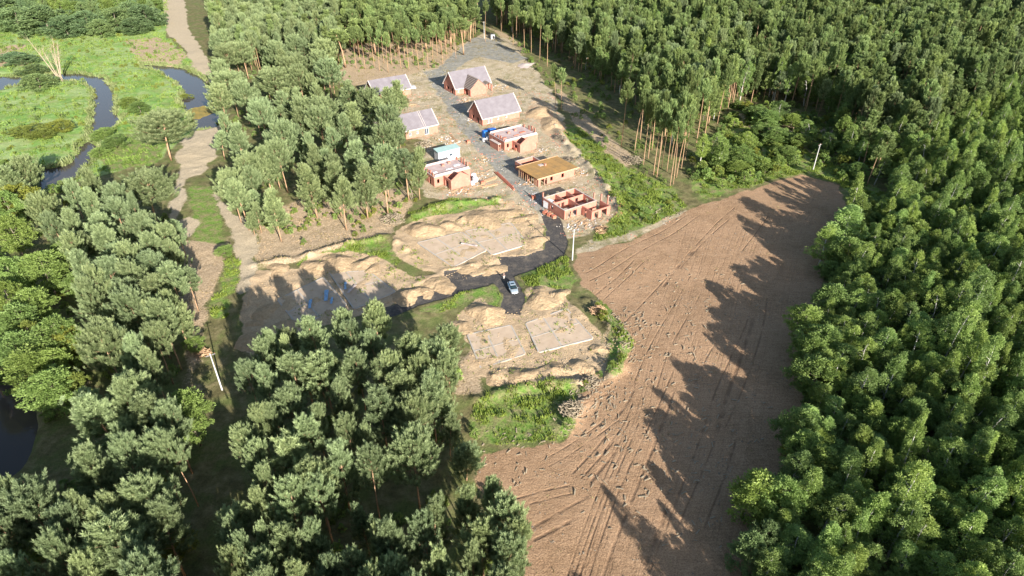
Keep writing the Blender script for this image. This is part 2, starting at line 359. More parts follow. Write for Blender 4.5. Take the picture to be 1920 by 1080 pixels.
# earth banks
BANKS = [([(488,490),(560,486),(640,466),(722,446),(756,470)], 1.3, 1.1), ([(765,408),(850,382),(935,374)], 1.5, 1.2), ([(1040,238),(1080,290),(1130,342),(1172,400)], 1.8, 1.3),
         ([(1100,560),(1168,630),(1160,690),(1100,742)], 1.5, 1.0), ([(905,745),(1000,715),(1085,722)], 1.5, .8), ([(940,700),(1020,700),(1100,690)], 1.2, .8), ([(985,545),(1000,560),(1060,550),(1100,600),(1140,650)], 1.2, .6),
         ([(760,540),(830,510),(930,488)], 1.0, .4), ([(1060,800),(1085,760)], 1.5, 1.0), ([(470,590),(475,520),(520,505)], 1.5, .5)]
bankN = np.zeros(XN.shape, np.float32)
for pts, wd, hh in BANKS:
    Q = poly(pts)
    for a, b_ in zip(Q, Q[1:]):
        mn = np.minimum(a, b_) - 6; mx = np.maximum(a, b_) + 6
        j0, j1 = [int(np.clip((v - NEAR[0])/NEAR[4], 0, XN.shape[1])) for v in (mn[0], mx[0])]; i0, i1 = [int(np.clip((v - NEAR[2])/NEAR[4], 0, XN.shape[0])) for v in (mn[1], mx[1])]
        s_ = np.s_[i0:i1, j0:j1]; X = XN[s_] + wxr[s_]*1.5; Y = YN[s_] + wyr[s_]*1.5; d = b_ - a; t = np.clip(((X - a[0])*d[0] + (Y - a[1])*d[1])/(d**2).sum(), 0, 1)
        dist = np.hypot(X - a[0] - t*d[0], Y - a[1] - t*d[1]); bankN[s_] = np.maximum(bankN[s_], hh*np.exp(-(dist/wd)**2))
bankN *= (.75 + .9*fbm(XN, YN, 2.5, 77)) * (1 - RN['asphalt']) * (1 - RN['gravel'])
RN['bank'] = bankN; RF['bank'] = np.zeros(XF.shape, np.float32); SM['bank'] = sampler('bank')
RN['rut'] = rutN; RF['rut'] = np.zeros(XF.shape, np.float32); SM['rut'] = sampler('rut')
wideN = blur(RN['river'], 8); wideF = blur(RF['river'], 2); RN['riverw'] = wideN; RF['riverw'] = wideF; SM['riverw'] = sampler('riverw')
def height(x, y):
    x = np.asarray(x, float); y = np.asarray(y, float)
    flat = np.clip(SM['asphalt'](x, y) + SM['gravel'](x, y)*.8, 0, 1)
    sand = SM['sand'](x, y); fld = SM['field'](x, y)
    h = .35*fbm(x, y, 18, 3) + (1 - flat)*(1 - .6*fld)*(.10*fbm(x, y, 1.8, 9)) + sand*np.clip(.55*fbm(x, y, 3.2, 21), 0, 1)
    h = h + SM['bank'](x, y) - .05*SM['rut'](x, y) + fld*.03*vnoise(x, y, .9, 4) + (1 - fld - flat).clip(0, 1)*.25*np.clip(fbm(x, y, 4, 13), 0, 1)
    r = SM['riverw'](x, y); return h*(1 - r) - 2.2*np.clip(r*1.25, 0, 1) + 0
def hz(x, y): return float(height(x, y))

# ------------------------------------------------------------------ ground mesh, cut into its kinds of surface
def axis_(lo, a, b_, hi, f, c): return np.concatenate([np.arange(lo, a, c), np.arange(a, b_, f), np.arange(b_, hi + c, c)])
xs = axis_(-435, -115, 135, 435, .6, 2.5); ys = axis_(-30, 44, 298, 630, .6, 2.5)
GY, GX = np.meshgrid(ys, xs, indexing='ij'); GZ = height(GX, GY)
ny, nx = GX.shape; V = np.stack([GX.ravel(), GY.ravel(), GZ.ravel()], 1)
idx = np.arange(ny*nx).reshape(ny, nx); F = np.stack([idx[:-1, :-1].ravel(), idx[:-1, 1:].ravel(), idx[1:, 1:].ravel(), idx[1:, :-1].ravel()], 1)
cx = ((GX[:-1, :-1] + GX[1:, 1:])/2).ravel(); cy = ((GY[:-1, :-1] + GY[1:, 1:])/2).ravel()
order = ['meadow', 'lush', 'brush', 'dirt', 'path', 'sand', 'field', 'gravel', 'asphalt', 'river']
cls = np.zeros(len(F), int)
for k, nme in enumerate(order): cls[SM[nme](cx, cy) > .5] = k + 1
def mkimg(name, arrs):
    h_, w_ = arrs[0].shape; A = np.ones((h_, w_, 4), np.float32)
    for i, a in enumerate(arrs): A[..., i] = a
    im = bpy.data.images.new(name, w_, h_, alpha=True, float_buffer=False); im.colorspace_settings.name = 'Non-Color'; im.alpha_mode = 'CHANNEL_PACKED'
    im.pixels.foreach_set(A.ravel()); im.update(); im.pack(); return im
imgs = {}
for tagn, Rr in (('n', RN), ('f', RF)):
    imgs['a'+tagn] = mkimg('mask_a_'+tagn, [Rr['sand'], Rr['dirt'], Rr['asphalt']])
    imgs['b'+tagn] = mkimg('mask_b_'+tagn, [Rr['field'], Rr['lush'], Rr['meadow']])
    imgs['c'+tagn] = mkimg('mask_c_'+tagn, [Rr['path'], Rr['brush'], Rr['gravel']])
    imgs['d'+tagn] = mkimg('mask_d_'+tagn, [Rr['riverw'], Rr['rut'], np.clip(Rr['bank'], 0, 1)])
def groundmat():
    m, t, b = newmat('ground', .95, .1); p = gpos(t); L = t.links
    sep = N(t, 'ShaderNodeSeparateXYZ'); L.new(p, sep.inputs[0])
    def uv(box):
        c = N(t, 'ShaderNodeCombineXYZ')
        L.new(mth(t, 'DIVIDE', mth(t, 'SUBTRACT', sep.outputs[0], box[0]), XR(box)), c.inputs[0]); L.new(mth(t, 'DIVIDE', mth(t, 'SUBTRACT', sep.outputs[1], box[2]), YR(box)), c.inputs[1]); return c.outputs[0]
    def XR(bx): return (XN if bx is NEAR else XF).shape[1]*bx[4]
    def YR(bx): return (XN if bx is NEAR else XF).shape[0]*bx[4]
    un, uf = uv(NEAR), uv(FAR)
    inside = mth(t, 'MULTIPLY', mth(t, 'MULTIPLY', mth(t, 'GREATER_THAN', sep.outputs[0], NEAR[0]+.2), mth(t, 'LESS_THAN', sep.outputs[0], NEAR[1]-.4)), mth(t, 'MULTIPLY', mth(t, 'GREATER_THAN', sep.outputs[1], NEAR[2]+.2), mth(t, 'LESS_THAN', sep.outputs[1], NEAR[3]-.4)))
    ch = {}
    for k, names in (('a', ('sand', 'dirt', 'asphalt')), ('b', ('field', 'lush', 'meadow')), ('c', ('path', 'brush', 'gravel')), ('d', ('river', 'rut', 'bank'))):
        i1 = N(t, 'ShaderNodeTexImage', image=imgs[k+'n'], extension='EXTEND'); i2 = N(t, 'ShaderNodeTexImage', image=imgs[k+'f'], extension='EXTEND'); L.new(un, i1.inputs[0]); L.new(uf, i2.inputs[0])
        mx = mixc(t, inside, i2.outputs[0], i1.outputs[0]); s = N(t, 'ShaderNodeSeparateColor'); L.new(mx, s.inputs[0])
        for i, nme in enumerate(names): ch[nme] = s.outputs[i]
    nA = noise(t, .07, 4, p); nB = noise(t, .45, 6, p, .65); nC = noise(t, 2.2, 6, p, .7); nD = noise(t, .18, 5, p); nE = noise(t, 4.5, 5, p, .75)
    def soft(c, a=.5):     # breaks a mask edge with fine noise
        return ramp(t, mth(t, 'ADD', c, mth(t, 'MULTIPLY', mth(t, 'SUBTRACT', mth(t, 'ADD', mth(t, 'MULTIPLY', nC, .5), mth(t, 'MULTIPLY', nB, .5)), .5), a*1.7)), [(.35, (0, 0, 0)), (.65, (1, 1, 1))])
    col = ramp(t, nB, [(.3, (.085, .075, .035)), (.5, (.15, .135, .06)), (.7, (.25, .205, .11))])
    col = mixc(t, ramp(t, nD, [(.45, (0, 0, 0)), (.6, (.7, .7, .7))]), col, ramp(t, nC, [(.3, (.06, .10, .025)), (.7, (.17, .20, .06))]))
    mead = ramp(t, nB, [(.28, (.10, .20, .035)), (.5, (.17, .31, .07)), (.72, (.25, .38, .11))])
    mead = mixc(t, ramp(t, nD, [(.42, (0, 0, 0)), (.62, (.75, .75, .75))]), mead, ramp(t, nC, [(.3, (.19, .22, .07)), (.7, (.32, .32, .14))]))
    mead = mixc(t, ramp(t, nA, [(.46, (0, 0, 0)), (.56, (.7, .7, .7))]), mead, ramp(t, nB, [(.3, (.22, .30, .10)), (.7, (.36, .42, .20))]))
    mead = mixc(t, ramp(t, nA, [(.34, (.7, .7, .7)), (.44, (0, 0, 0))]), mead, ramp(t, nC, [(.3, (.07, .15, .03)), (.7, (.15, .26, .06))]))
    col = mixc(t, soft(ch['meadow']), col, mead)
    col = mixc(t, soft(ch['brush'], .9), col, ramp(t, nC, [(.3, (.20, .145, .085)), (.5, (.38, .285, .18)), (.7, (.54, .42, .29))]))
    lush = ramp(t, nC, [(.3, (.06, .12, .02)), (.5, (.13, .22, .04)), (.7, (.24, .30, .08))])
    lush = mixc(t, ramp(t, nB, [(.42, (0, 0, 0)), (.62, (.85, .85, .85))]), lush, ramp(t, nC, [(.3, (.13, .11, .05)), (.7, (.33, .27, .15))]))
    col = mixc(t, soft(ch['dirt'], .8), col, mixc(t, ramp(t, nD, [(.52, (0, 0, 0)), (.64, (.7, .7, .7))]), mixc(t, .5, ramp(t, nB, [(.3, (.28, .23, .15)), (.5, (.42, .345, .23)), (.72, (.55, .475, .35))]), ramp(t, nC, [(.3, (.22, .18, .11)), (.7, (.52, .425, .295))])), ramp(t, nC, [(.3, (.12, .13, .05)), (.7, (.28, .25, .12))])))
    col = mixc(t, soft(ch['lush'], 1.1), col, lush)
    col = mixc(t, soft(ch['path'], 1.0), col, ramp(t, nC, [(.3, (.33, .265, .175)), (.7, (.50, .415, .29))]))
    sd_ = mixc(t, .4, ramp(t, nB, [(.3, (.34, .235, .13)), (.5, (.44, .315, .18)), (.7, (.50, .375, .23))]), ramp(t, nC, [(.3, (.31, .225, .145)), (.7, (.54, .42, .295))]))
    col = mixc(t, soft(ch['sand']), col, sd_)
    # bare field: brown soil, pale dry crust, faint lines
    rot = N(t, 'ShaderNodeMapping'); L.new(p, rot.inputs[0]); rot.inputs['Rotation'].default_value = (0, 0, R(-62)); rot.inputs['Scale'].default_value = (.3, 3.2, 1)
    nS = noise(t, 1.0, 5, rot.outputs[0], .6)
    fl = ramp(t, nB, [(.3, (.20, .11, .062)), (.5, (.305, .178, .105)), (.7, (.42, .265, .165))])
    fl = mixc(t, .45, fl, ramp(t, nE, [(.3, (.15, .09, .045)), (.7, (.50, .34, .19))]))
    fl = mixc(t, ramp(t, nA, [(.42, (0, 0, 0)), (.6, (.5, .5, .5))]), fl, (.43, .275, .165))
    fl = mixc(t, .26, fl, ramp(t, nS, [(.35, (.16, .105, .065)), (.6, (.36, .255, .16))]))
    fl = mixc(t, mth(t, 'MULTIPLY', ch['rut'], .6), fl, (.10, .06, .04))  # ruts darkened: moist soil, plus the grooves' depth shade painted into the colour
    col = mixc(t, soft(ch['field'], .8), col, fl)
    col = mixc(t, soft(ch['gravel'], .9), col, ramp(t, nB, [(.3, (.17, .165, .14)), (.5, (.25, .24, .205)), (.7, (.34, .32, .27))]))
    col = mixc(t, soft(ch['asphalt'], .25), col, ramp(t, nC, [(.3, (.045, .042, .041)), (.5, (.066, .061, .057)), (.72, (.12, .108, .095))]))
    col = mixc(t, mth(t, 'MULTIPLY', mth(t, 'MULTIPLY', ch['asphalt'], ramp(t, nB, [(.5, (0, 0, 0)), (.7, (1, 1, 1))])), .45), col, (.26, .21, .15))
    col = mixc(t, soft(ch['river'], .5), col, (.10, .085, .05))
    fine = ramp(t, nE, [(.3, (.62, .62, .62)), (.5, (.98, .98, .98)), (.72, (1.3, 1.3, 1.3))]); col = mixc(t, mth(t, 'SUBTRACT', 1.0, mth(t, 'MULTIPLY', ch['asphalt'], .5)), col, mixc(t, 1.0, col, fine, 'MULTIPLY'))
    L.new(col, b.inputs['Base Color'])
    hh = mth(t, 'ADD', mth(t, 'MULTIPLY', nC, .7), mth(t, 'ADD', mth(t, 'MULTIPLY', nE, .35), mth(t, 'MULTIPLY', nB, .8)))
    hh = mth(t, 'MULTIPLY', hh, mth(t, 'SUBTRACT', 1.0, mth(t, 'MULTIPLY', ch['asphalt'], .9)))
    hh = mth(t, 'ADD', hh, mth(t, 'MULTIPLY', mth(t, 'MULTIPLY', nE, ch['field']), .5))
    hh = mth(t, 'SUBTRACT', hh, mth(t, 'MULTIPLY', ch['rut'], .7))
    bump(t, b, hh, .22, .9); return m
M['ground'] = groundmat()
names = ['ground', 'meadow', 'grassland', 'brushy_ground', 'bare_dirt', 'path', 'sand_ground', 'field', 'gravel_road', 'road', 'river_bed']
for k, nme in enumerate(names):
    Fk = F[cls == k]
    if len(Fk) == 0: continue
    used, inv = np.unique(Fk, return_inverse=True)
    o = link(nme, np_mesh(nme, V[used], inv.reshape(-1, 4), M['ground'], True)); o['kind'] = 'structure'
# water surface: one flat sheet at river level, it only shows in the sunk channel
wv_ = []; wf = []
for P in polys['river']:
    mn = P.min(0) - 6; mx = P.max(0) + 6
    wv_.append((mn[0], mn[1], mx[0], mx[1]))
cells = set()
for a in wv_:
    for i in range(int(a[0]//4), int(a[2]//4)+1):
        for j in range(int(a[1]//4), int(a[3]//4)+1): cells.add((i, j))
cells = [c for c in cells if SM['riverw'](np.array([c[0]*4+q for q in (0, 2, 4) for r_ in (0, 2, 4)], float), np.array([c[1]*4+r_ for q in (0, 2, 4) for r_ in (0, 2, 4)], float)).max() > .02]
vid = {}; fv = []
for i, j in cells:
    fv.append([vid.setdefault(q, len(vid)) for q in ((i, j), (i+1, j), (i+1, j+1), (i, j+1))])
wvv = np.array([(q[0]*4., q[1]*4., -.85) for q in vid]); o = link('river', np_mesh('river', wvv, np.array(fv), M['water'])); o['kind'] = 'structure'

# ------------------------------------------------------------------ tree builders
def tris(c, d, L, wd, rng):
    """leaf blades: base centre c, direction d, length L, width wd -> triangles"""
    n = len(c); r = rng.normal(size=(n, 3)); s = np.cross(d, r); s /= np.linalg.norm(s, axis=1, keepdims=True) + 1e-9
    a = c - s*wd[:, None]/2; b_ = c + s*wd[:, None]/2; e = c + d*L[:, None]
    return np.stack([a, b_, e], 1).reshape(-1, 3)
def nrm(v): return v/(np.linalg.norm(v, axis=-1, keepdims=True) + 1e-9)
def blades_mesh(name, C_, D_, L_, W_, tone, mat, rng):
    V = tris(C_, D_, L_, W_, rng); F = np.arange(len(V)).reshape(-1, 3)
    return np_mesh(name, V, F, mat, False, np.repeat(tone, 3))
def pine_proto(seed, H=17., Rc=3.3, z0=.5, flat=.5, nl=34, lobes=5, mat='pine'):
    rng = np.random.default_rng(seed); tr = MB(); hw = H*.97
    bend = rng.normal(size=2)*.35
    def ax(z): t = z/H; return np.array([bend[0]*t*t*2, bend[1]*t*t*2, z])
    tr.tube([ax(z) for z in np.linspace(-.3, hw, 7)], list(np.linspace(.19, .05, 7)), 6)
    CC = []; AX = []; SZ = []
    for k in range(nl):
        t = ((k + rng.random())/nl)**.8; z = H*(z0 + (1 - z0)*t*.98)
        prof = (math.sin(math.pi*min(1, (.12 + .88*(1-t))**flat)*.5)) if flat > 0 else (1 - t)
        prof = (1 - t**2.6)**.55 * (.62 + .38*min(1, t*3.5 + .15)) if flat >= .5 else (1 - t**1.5)**.75*.95 + .08
        L = Rc*prof*rng.uniform(.75, 1.12) + .25; az = k*2.399 + rng.normal()*.35
        el = R(rng.uniform(8, 30) + 35*t); o3 = ax(z*.97 - .2)
        d = np.array([math.cos(az)*math.cos(el), math.sin(az)*math.cos(el), math.sin(el)])
        tip = o3 + d*L + np.array([0, 0, .12*L])
        if L > 1.0 and k % 2 == 0: tr.tube([o3, o3 + d*L*.55, tip - d*.3], [.055, .035, .015], 3)
        n = max(3, int(lobes*1.5*L/Rc + 1.2))
        for q in range(n):
            f = .42 + .62*(q + rng.random()*.6)/n; side = nrm(np.cross(d, [0, 0, 1.])); sp = rng.normal()*.34*L*f
            c = o3 + d*L*f + side*sp + np.array([0, 0, rng.uniform(-.15, .35)])
            a = nrm(d*.65 + side*np.sign(sp)*.25 + np.array([0, 0, 1.0]) + rng.normal(size=3)*.2)
            CC.append(c); AX.append(a); SZ.append(rng.uniform(.8, 1.3))
    for q in range(16):
        CC.append(ax(hw) + rng.normal(size=3)*[.75, .75, .25] - [0, 0, .25]); AX.append(nrm(np.array([0, 0, 1.]) + rng.normal(size=3)*.3)); SZ.append(1.05)
    CC = np.array(CC); AX = np.array(AX); SZ = np.array(SZ)
    nb = 78 if mat == 'pine' else 50; m = len(CC); c = np.repeat(CC, nb, 0); a = np.repeat(AX, nb, 0); s = np.repeat(SZ, nb)
    rad = rng.normal(size=c.shape); rad = nrm(rad - a*(rad*a).sum(1, keepdims=True))
    u = rng.uniform(-.6, .7, len(c)); tp = 1 - .62*np.clip(u/.7, -.3, 1); c = c + a*(u*s)[:, None] + rad*(rng.uniform(0, .21, len(c))*s*tp)[:, None]
    dd = nrm(a*1.1 + rad*rng.uniform(.25, .85, len(c))[:, None] + rng.normal(size=c.shape)*.15)
    Lb = s*rng.uniform(.28, .50, len(c)); Wb = s*rng.uniform(.055, .10, len(c))*(1 if mat == 'pine' else 1.5)
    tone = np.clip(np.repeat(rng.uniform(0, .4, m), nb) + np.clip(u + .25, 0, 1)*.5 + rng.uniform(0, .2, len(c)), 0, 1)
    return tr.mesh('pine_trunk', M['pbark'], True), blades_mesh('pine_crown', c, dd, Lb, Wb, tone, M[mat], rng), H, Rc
def broad_proto(seed, H=12., Rc=2.6, z0=.25, shape='round', mat='broad', bark='dbark', nc=120, nb=46, leaf=.24, clump=.55, droop=0., lean=0):
    rng = np.random.default_rng(seed); tr = MB(); 
    def ax(z): t = z/H; return np.array([lean*t*t*2 + .12*math.sin(z*.7+seed), .12*math.cos(z*.6+seed), z])
    tr.tube([ax(z) for z in np.linspace(-.3, H*.93, 6)], list(np.linspace(.016*H, .03, 6)), 5)
    CC = []; OUT = []
    for k in range(nc):
        t = rng.random(); z = H*(z0 + (1 - z0)*t)
        if shape == 'round': pr_ = math.sqrt(max(0, 1 - (2*t - .95)**2))
        elif shape == 'cone': pr_ = (1 - t)**.7*.95*min(1, .4 + t*4) + .08
        else: pr_ = math.sqrt(max(0, 1 - t*t))
        az = rng.random()*6.283; lob = 1 + .22*math.sin(az*3 + seed) + .18*math.sin(az*5 + z*1.3 + seed*2) ; r = Rc*pr_*lob*rng.uniform(.35, 1.0)**.5
        c = ax(z) + np.array([math.cos(az)*r, math.sin(az)*r, -droop*r/Rc]); CC.append(c); OUT.append([math.cos(az), math.sin(az), .6])
        if k % 9 == 0 and r > .7: tr.tube([ax(max(.5, z - r*.8)), c], [.04, .012], 3)
    CC = np.array(CC); OUT = nrm(np.array(OUT)); m = len(CC); c = np.repeat(CC, nb, 0); o_ = np.repeat(OUT, nb, 0)
    cs = np.repeat(rng.uniform(.65, 1.3, m), nb)*clump; p = nrm(rng.normal(size=c.shape)); rr = rng.random(len(c))**.45
    c = c + p*(rr*cs)[:, None]*np.array([1, 1, .8 + droop])
    dd = nrm(p*.8 + o_*.5 + np.array([0, 0, .35 - droop]) + rng.normal(size=c.shape)*.5)
    Lb = rng.uniform(.7, 1.3, len(c))*leaf*1.35; Wb = rng.uniform(.7, 1.3, len(c))*leaf
    tone = np.clip(np.repeat(rng.uniform(0, 1, m), nb)*.65 + rng.uniform(0, .35, len(c)), 0, 1)
    return tr.mesh('trunk', M[bark], True), blades_mesh('crown', c, dd, Lb, Wb, tone, M[mat], rng), H, Rc
P_ = {}
P_['pine'] = [pine_proto(1, 17, 3.2, .52, .6, 38), pine_proto(2, 17, 3.0, .50, .6, 36), pine_proto(3, 17, 3.4, .56, .6, 38), pine_proto(4, 17, 3.1, .52, .6, 36), pine_proto(5, 16, 2.9, .42, .3, 44), pine_proto(6, 16, 2.8, .40, .3, 44), pine_proto(7, 16, 2.8, .27, .3, 58), pine_proto(8, 15.5, 3.0, .24, .3, 60)]
P_['forest'] = [pine_proto(11, 20, 2.4, .60, .6, 28, 4, 'fpine'), pine_proto(12, 20, 2.2, .54, .3, 34, 4, 'fpine'), pine_proto(13, 20, 2.6, .64, .6, 28, 4, 'fpine'), pine_proto(14, 19, 2.1, .52, .3, 32, 4, 'fpine'), pine_proto(15, 20, 2.2, .70, .6, 22, 4, 'fpine')]
P_['conif'] = [pine_proto(16, 18, 2.3, .36, .3, 42, 4, 'fpine'), pine_proto(17, 17, 2.0, .30, .3, 46, 4, 'fpine'), pine_proto(18, 19, 2.6, .42, .3, 42, 5, 'fpine')]
P_['big'] = [pine_proto(21, 17, 4.8, .42, .6, 60, 7), pine_proto(22, 16, 4.6, .45, .6, 56, 7)]
P_['birch'] = [broad_proto(31, 13, 2.1, .3, 'cone', 'birch', 'bbark', 110, 66, .155, .5, .25), broad_proto(32, 13, 1.9, .35, 'round', 'birch', 'bbark', 100, 66, .155, .5, .3), broad_proto(33, 12, 2.3, .25, 'cone', 'birch', 'bbark', 120, 66, .155, .5, .2, .8), broad_proto(34, 13, 2.0, .3, 'round', 'birch', 'bbark', 105, 66, .15, .45, .2, -.6)]
P_['broad'] = [broad_proto(41, 11, 2.8, .18, 'round', 'broad', 'dbark', 130, 60, .21, .6), broad_proto(42, 11, 2.5, .2, 'dome', 'broad', 'dbark', 120, 60, .21, .6), broad_proto(43, 10, 3.0, .15, 'round', 'broad', 'dbark', 140, 60, .21, .6)]
P_['willow'] = [broad_proto(51, 9, 3.4, .1, 'round', 'willow', 'dbark', 150, 44, .26, .6, .1), broad_proto(52, 8, 3.2, .08, 'dome', 'willow', 'dbark', 150, 44, .26, .6)]
P_['yellow'] = [broad_proto(61, 9, 3.2, .12, 'round', 'yellow', 'dbark', 130, 44, .26, .6)]
P_['bush'] = [broad_proto(71, 2.4, 1.3, .0, 'dome', 'broad', 'dbark', 34, 34, .2, .32), broad_proto(72, 2.8, 1.2, .0, 'round', 'birch', 'dbark', 34, 34, .18, .3), broad_proto(73, 2.0, 1.4, .0, 'dome', 'yellow', 'dbark', 34, 34, .2, .3)]
first = {}
def add_tree(kind, v, x, y, H, Rw, name, label, cat, group):
    tm, cm, h0, r0 = P_[kind][v]
    o = empty(name, (x, y, hz(x, y) - .05), random.random()*6.283, label, cat, group); sx = Rw/r0; o.scale = (sx, sx, H/h0)
    t = link('trunk', tm, None, o); c = link('crown', cm, None, o)
    if (kind, v) not in first: first[(kind, v)] = (t, c)
    return o
TREES = []     # kind, variant, x, y, H, R, hand?, zone
def hand(kind, lst, H, zone, clumpz=.78):
    for e in lst:
        cx_, cy_, wpx = e[:3]; h = (e[3] if len(e) > 3 else H)*random.uniform(.96, 1.05)
        x, y = at(cx_, cy_, h*clumpz); X, Y, D = proj(x, y, h*clumpz)
        Rm = max(.8, wpx*D/FPX/2*1.08)
        kd = 'big' if (kind == 'pine' and wpx*D/FPX > 7.8) else kind
        TREES.append([kd, random.randrange(len(P_[kd])) if zone != 'uppercentre' or kd != 'pine' else random.choice((1, 4, 5, 6, 7, 6, 7)), x, y, h, Rm, True, zone])
hand('pine', [(88,391,60),(168,341,42),(136,363,28),(172,382,42),(215,371,44),(249,391,24),(218,399,48),(130,425,45),(179,430,60),(207,448,50),(264,433,65),(309,446,45),(155,493,45),(238,485,50),(298,495,65),(324,526,50),(207,513,55),(182,530,40),(259,520,50),(160,555,50),(240,555,65),(293,550,55),
  (250,575,75),(305,600,60),(325,570,50),(195,645,85),(245,660,50),(282,680,45),(175,555,40),(270,347,98),(110,430,40),(140,465,40),(285,465,45)], 15.5, 'left', .76)
hand('pine', [(303,243,108)], 16, 'river', .7)
hand('pine', [(255,735,70),(190,775,85),(280,775,80),(320,790,60),(230,755,60),(170,875,70),(235,850,55),(297,850,75),(330,850,45),(295,925,85),(60,950,115),(125,990,60),(160,955,45),(225,965,65),(215,1020,110),(110,1045,60),(300,985,80),(15,1000,60),(255,1065,80),(35,1078,60),(25,940,60),(180,1000,55),(150,1080,60)], 15.5, 'bottomleft', .76)
hand('pine', [(45,322,55),(20,335,50)], 14, 'left', .72)
hand('broad', [(350,770,65,12),(105,625,75),(35,600,70),(95,725,80,10),(55,680,80,10),(15,555,60),(60,570,60),(80,500,75),(20,510,60),(20,430,60),(150,530,45,9),(120,475,45,9),(30,650,70,10),(100,680,60,9),(10,380,50),(10,940,50,9),(130,1000,40,7)], 11, 'leftbroad', .7)
hand('yellow', [(28,370,66),(130,640,50),(60,630,50),(325,1020,60,5),(130,720,50,8)], 9.5, 'leftbroad', .65)
hand('pine', [(590,627,52),(648,612,44),(658,636,44),(703,600,48),(703,652,45),(501,675,42),(467,704,45),(501,724,48),(532,663,28),(549,700,62),(612,714,80),(672,690,52),(720,700,50),(775,656,75),(814,680,78),(838,647,60),(766,728,75),(809,733,62),(715,772,75),(780,772,65),(542,760,58),(487,791,45),(520,796,40),(592,789,45),(578,815,60),
  (467,825,52),(482,863,50),(655,815,50),(686,825,25),(775,854,100),(694,873,55),(636,863,62),(544,858,92),(592,892,90),(602,930,60),(491,907,40),(491,955,50),(544,955,68),(431,1008,45),(460,1037,40),(496,1012,35),(588,1003,50),(544,1032,68),(496,1056,60),(679,969,40,12),(708,1003,40),(742,1017,72),(809,974,60),(800,1017,60),(877,945,55),(930,926,50),(944,974,75),(905,1022,75),(968,1012,60),(954,1050,80),
  (617,1070,55),(665,1073,60),(732,1070,60),(824,1065,60),(886,1065,50),(434,1078,45),(640,745,45),(740,690,45),(790,700,50),(838,700,45),(825,760,45,12),(840,800,40,11),(560,1090,60),(700,1110,60),(780,1120,60),(860,1120,70),(940,1110,80),(500,1110,60),(620,1130,60)], 15.5, 'centre', .76)
hand('pine', [(872,849,56)], 9, 'centre', .7)
UC = [(427,34,58),(455,23,50),(445,68,45),(424,104,50),(455,99,48),(432,156,65),(409,135,40),(414,182,50),(455,177,45),(487,42,38),(510,62,45),(526,39,32),(515,99,35),(552,86,36),(518,151,75),(541,130,50),(562,120,50),(562,146,45),(554,49,35),(578,62,35),(575,21,50),(614,31,36),(614,57,36),(630,75,42),(604,96,50),(614,135,55),(601,117,40),
  (489,211,50),(596,208,75),(573,208,50),(604,229,60),(562,226,40),(653,172,36),(692,190,45),(726,182,36),(745,172,32),(705,206,40),(661,216,38),(646,234,30),(445,253,38),(526,253,60),(731,224,48),(716,260,60),(742,252,40),
  (525,293,55),(462,317,62),(434,348,55),(449,360,45),(576,275,30),(589,296,32),(581,335,45),(667,290,48),(721,301,55),(719,330,50),(628,332,45),(680,340,45),(690,325,40),(760,309,50),(781,304,30),(511,381,40),(638,360,42),(495,300,40),(480,395,25,9),(470,410,22,7)]
hand('pine', UC, 15.5, 'uppercentre', .74)
hand('forest', [(666,49,42),(698,47,34),(721,34,42),(755,31,38),(776,28,38),(810,21,42),(843,31,48),(867,47,34),(880,28,34),(640,70,40),(740,48,34),(795,40,36),(825,48,34)], 18, 'row', .8)
def by_base(kind, lst, H, Rm, zone):
    for bx, by in lst:
        x, y = at(bx, by, 0); TREES.append([kind, random.choice((0, 2, 4)) if kind == 'forest' else random.randrange(len(P_[kind])), x, y, H*random.uniform(.93, 1.08), Rm*random.uniform(.85, 1.15), True, zone])
by_base('forest', [(1225,328),(1231,334),(1240,316),(1256,350),(1200,262),(1222,282),(1262,346),(1268,333),(1250,322),(1277,318),(1215,298),(1305,272),(1294,240),(1345,232),(1165,275),(1190,282),(1206,310),(1236,296),(1284,300),(1258,300),(1320,262),(1272,280)], 22, 2.0, 'grove')
by_base('forest', [(1052,208),(1041,204)], 18, 1.7, 'pair')
by_base('forest', [(668,128),(676,118),(685,130),(694,112),(702,126),(712,133),(720,118),(728,136),(735,122),(742,110),(752,128),(760,116),(767,132),(776,120),(785,130),(794,112),(803,128),(812,118),(820,104),(830,120),(838,108),(846,98),(855,110),(700,100),(748,98),(780,100),(808,92),(835,90),(730,102),(764,102)], 19, 1.9, 'row')
by_base('forest', [(910,78),(962,84),(968,72),(940,60),(983,92),(996,100),(950,52),(1012,110),(1026,125)], 20, 2.0, 'upperright')
by_base('birch', [(1330,306),(1345,318),(1312,312)], 10, 2.6, 'clearing')
hand('broad', [(1640,265,50,8),(1610,318,34,5),(1392,292,44,6),(1455,252,42,6),(1440,222,44,7),(1500,262,34,5),(1380,312,36,4.5),(1475,285,34,4.5),(1590,285,32,5),(1350,305,34,4),(1425,245,36,5),(1485,225,32,5),(1415,212,36,6)], 6, 'clearing', .6)
hand('birch', [(1520,240,26,7),(1560,262,26,6),(1400,262,26,7),(1462,208,30,9)], 7, 'clearing', .6)
hand('birch', [(1590,420,78,12),(1548,455,50,10),(1700,360,50,12),(1620,400,50,11)], 10.5, 'edge', .65)
hand('broad', [(1545,640,75),(1530,700,75),(1520,660,60),(1500,800,70),(1510,840,60),(1590,470,60),(1560,560,60),(1510,600,55),(1425,920,85),(1470,930,70),(1540,870,60)], 9.5, 'edge', .68)
hand('willow', [(1410,1020,62,8),(1440,1000,50,8)], 8, 'edge', .7)
hand('willow', [(30,30,80,13),(80,30,90,13),(120,45,60,11),(15,15,70,12),(215,30,60,11),(240,20,60,12),(270,25,60,12),(160,35,60,11),(185,48,45,9),(250,45,50,9)], 11, 'farleft', .65)
hand('willow', [(40,110,50,4),(70,150,55,6),(20,105,50,4),(62,128,45,4.5)], 5, 'farleft', .6)
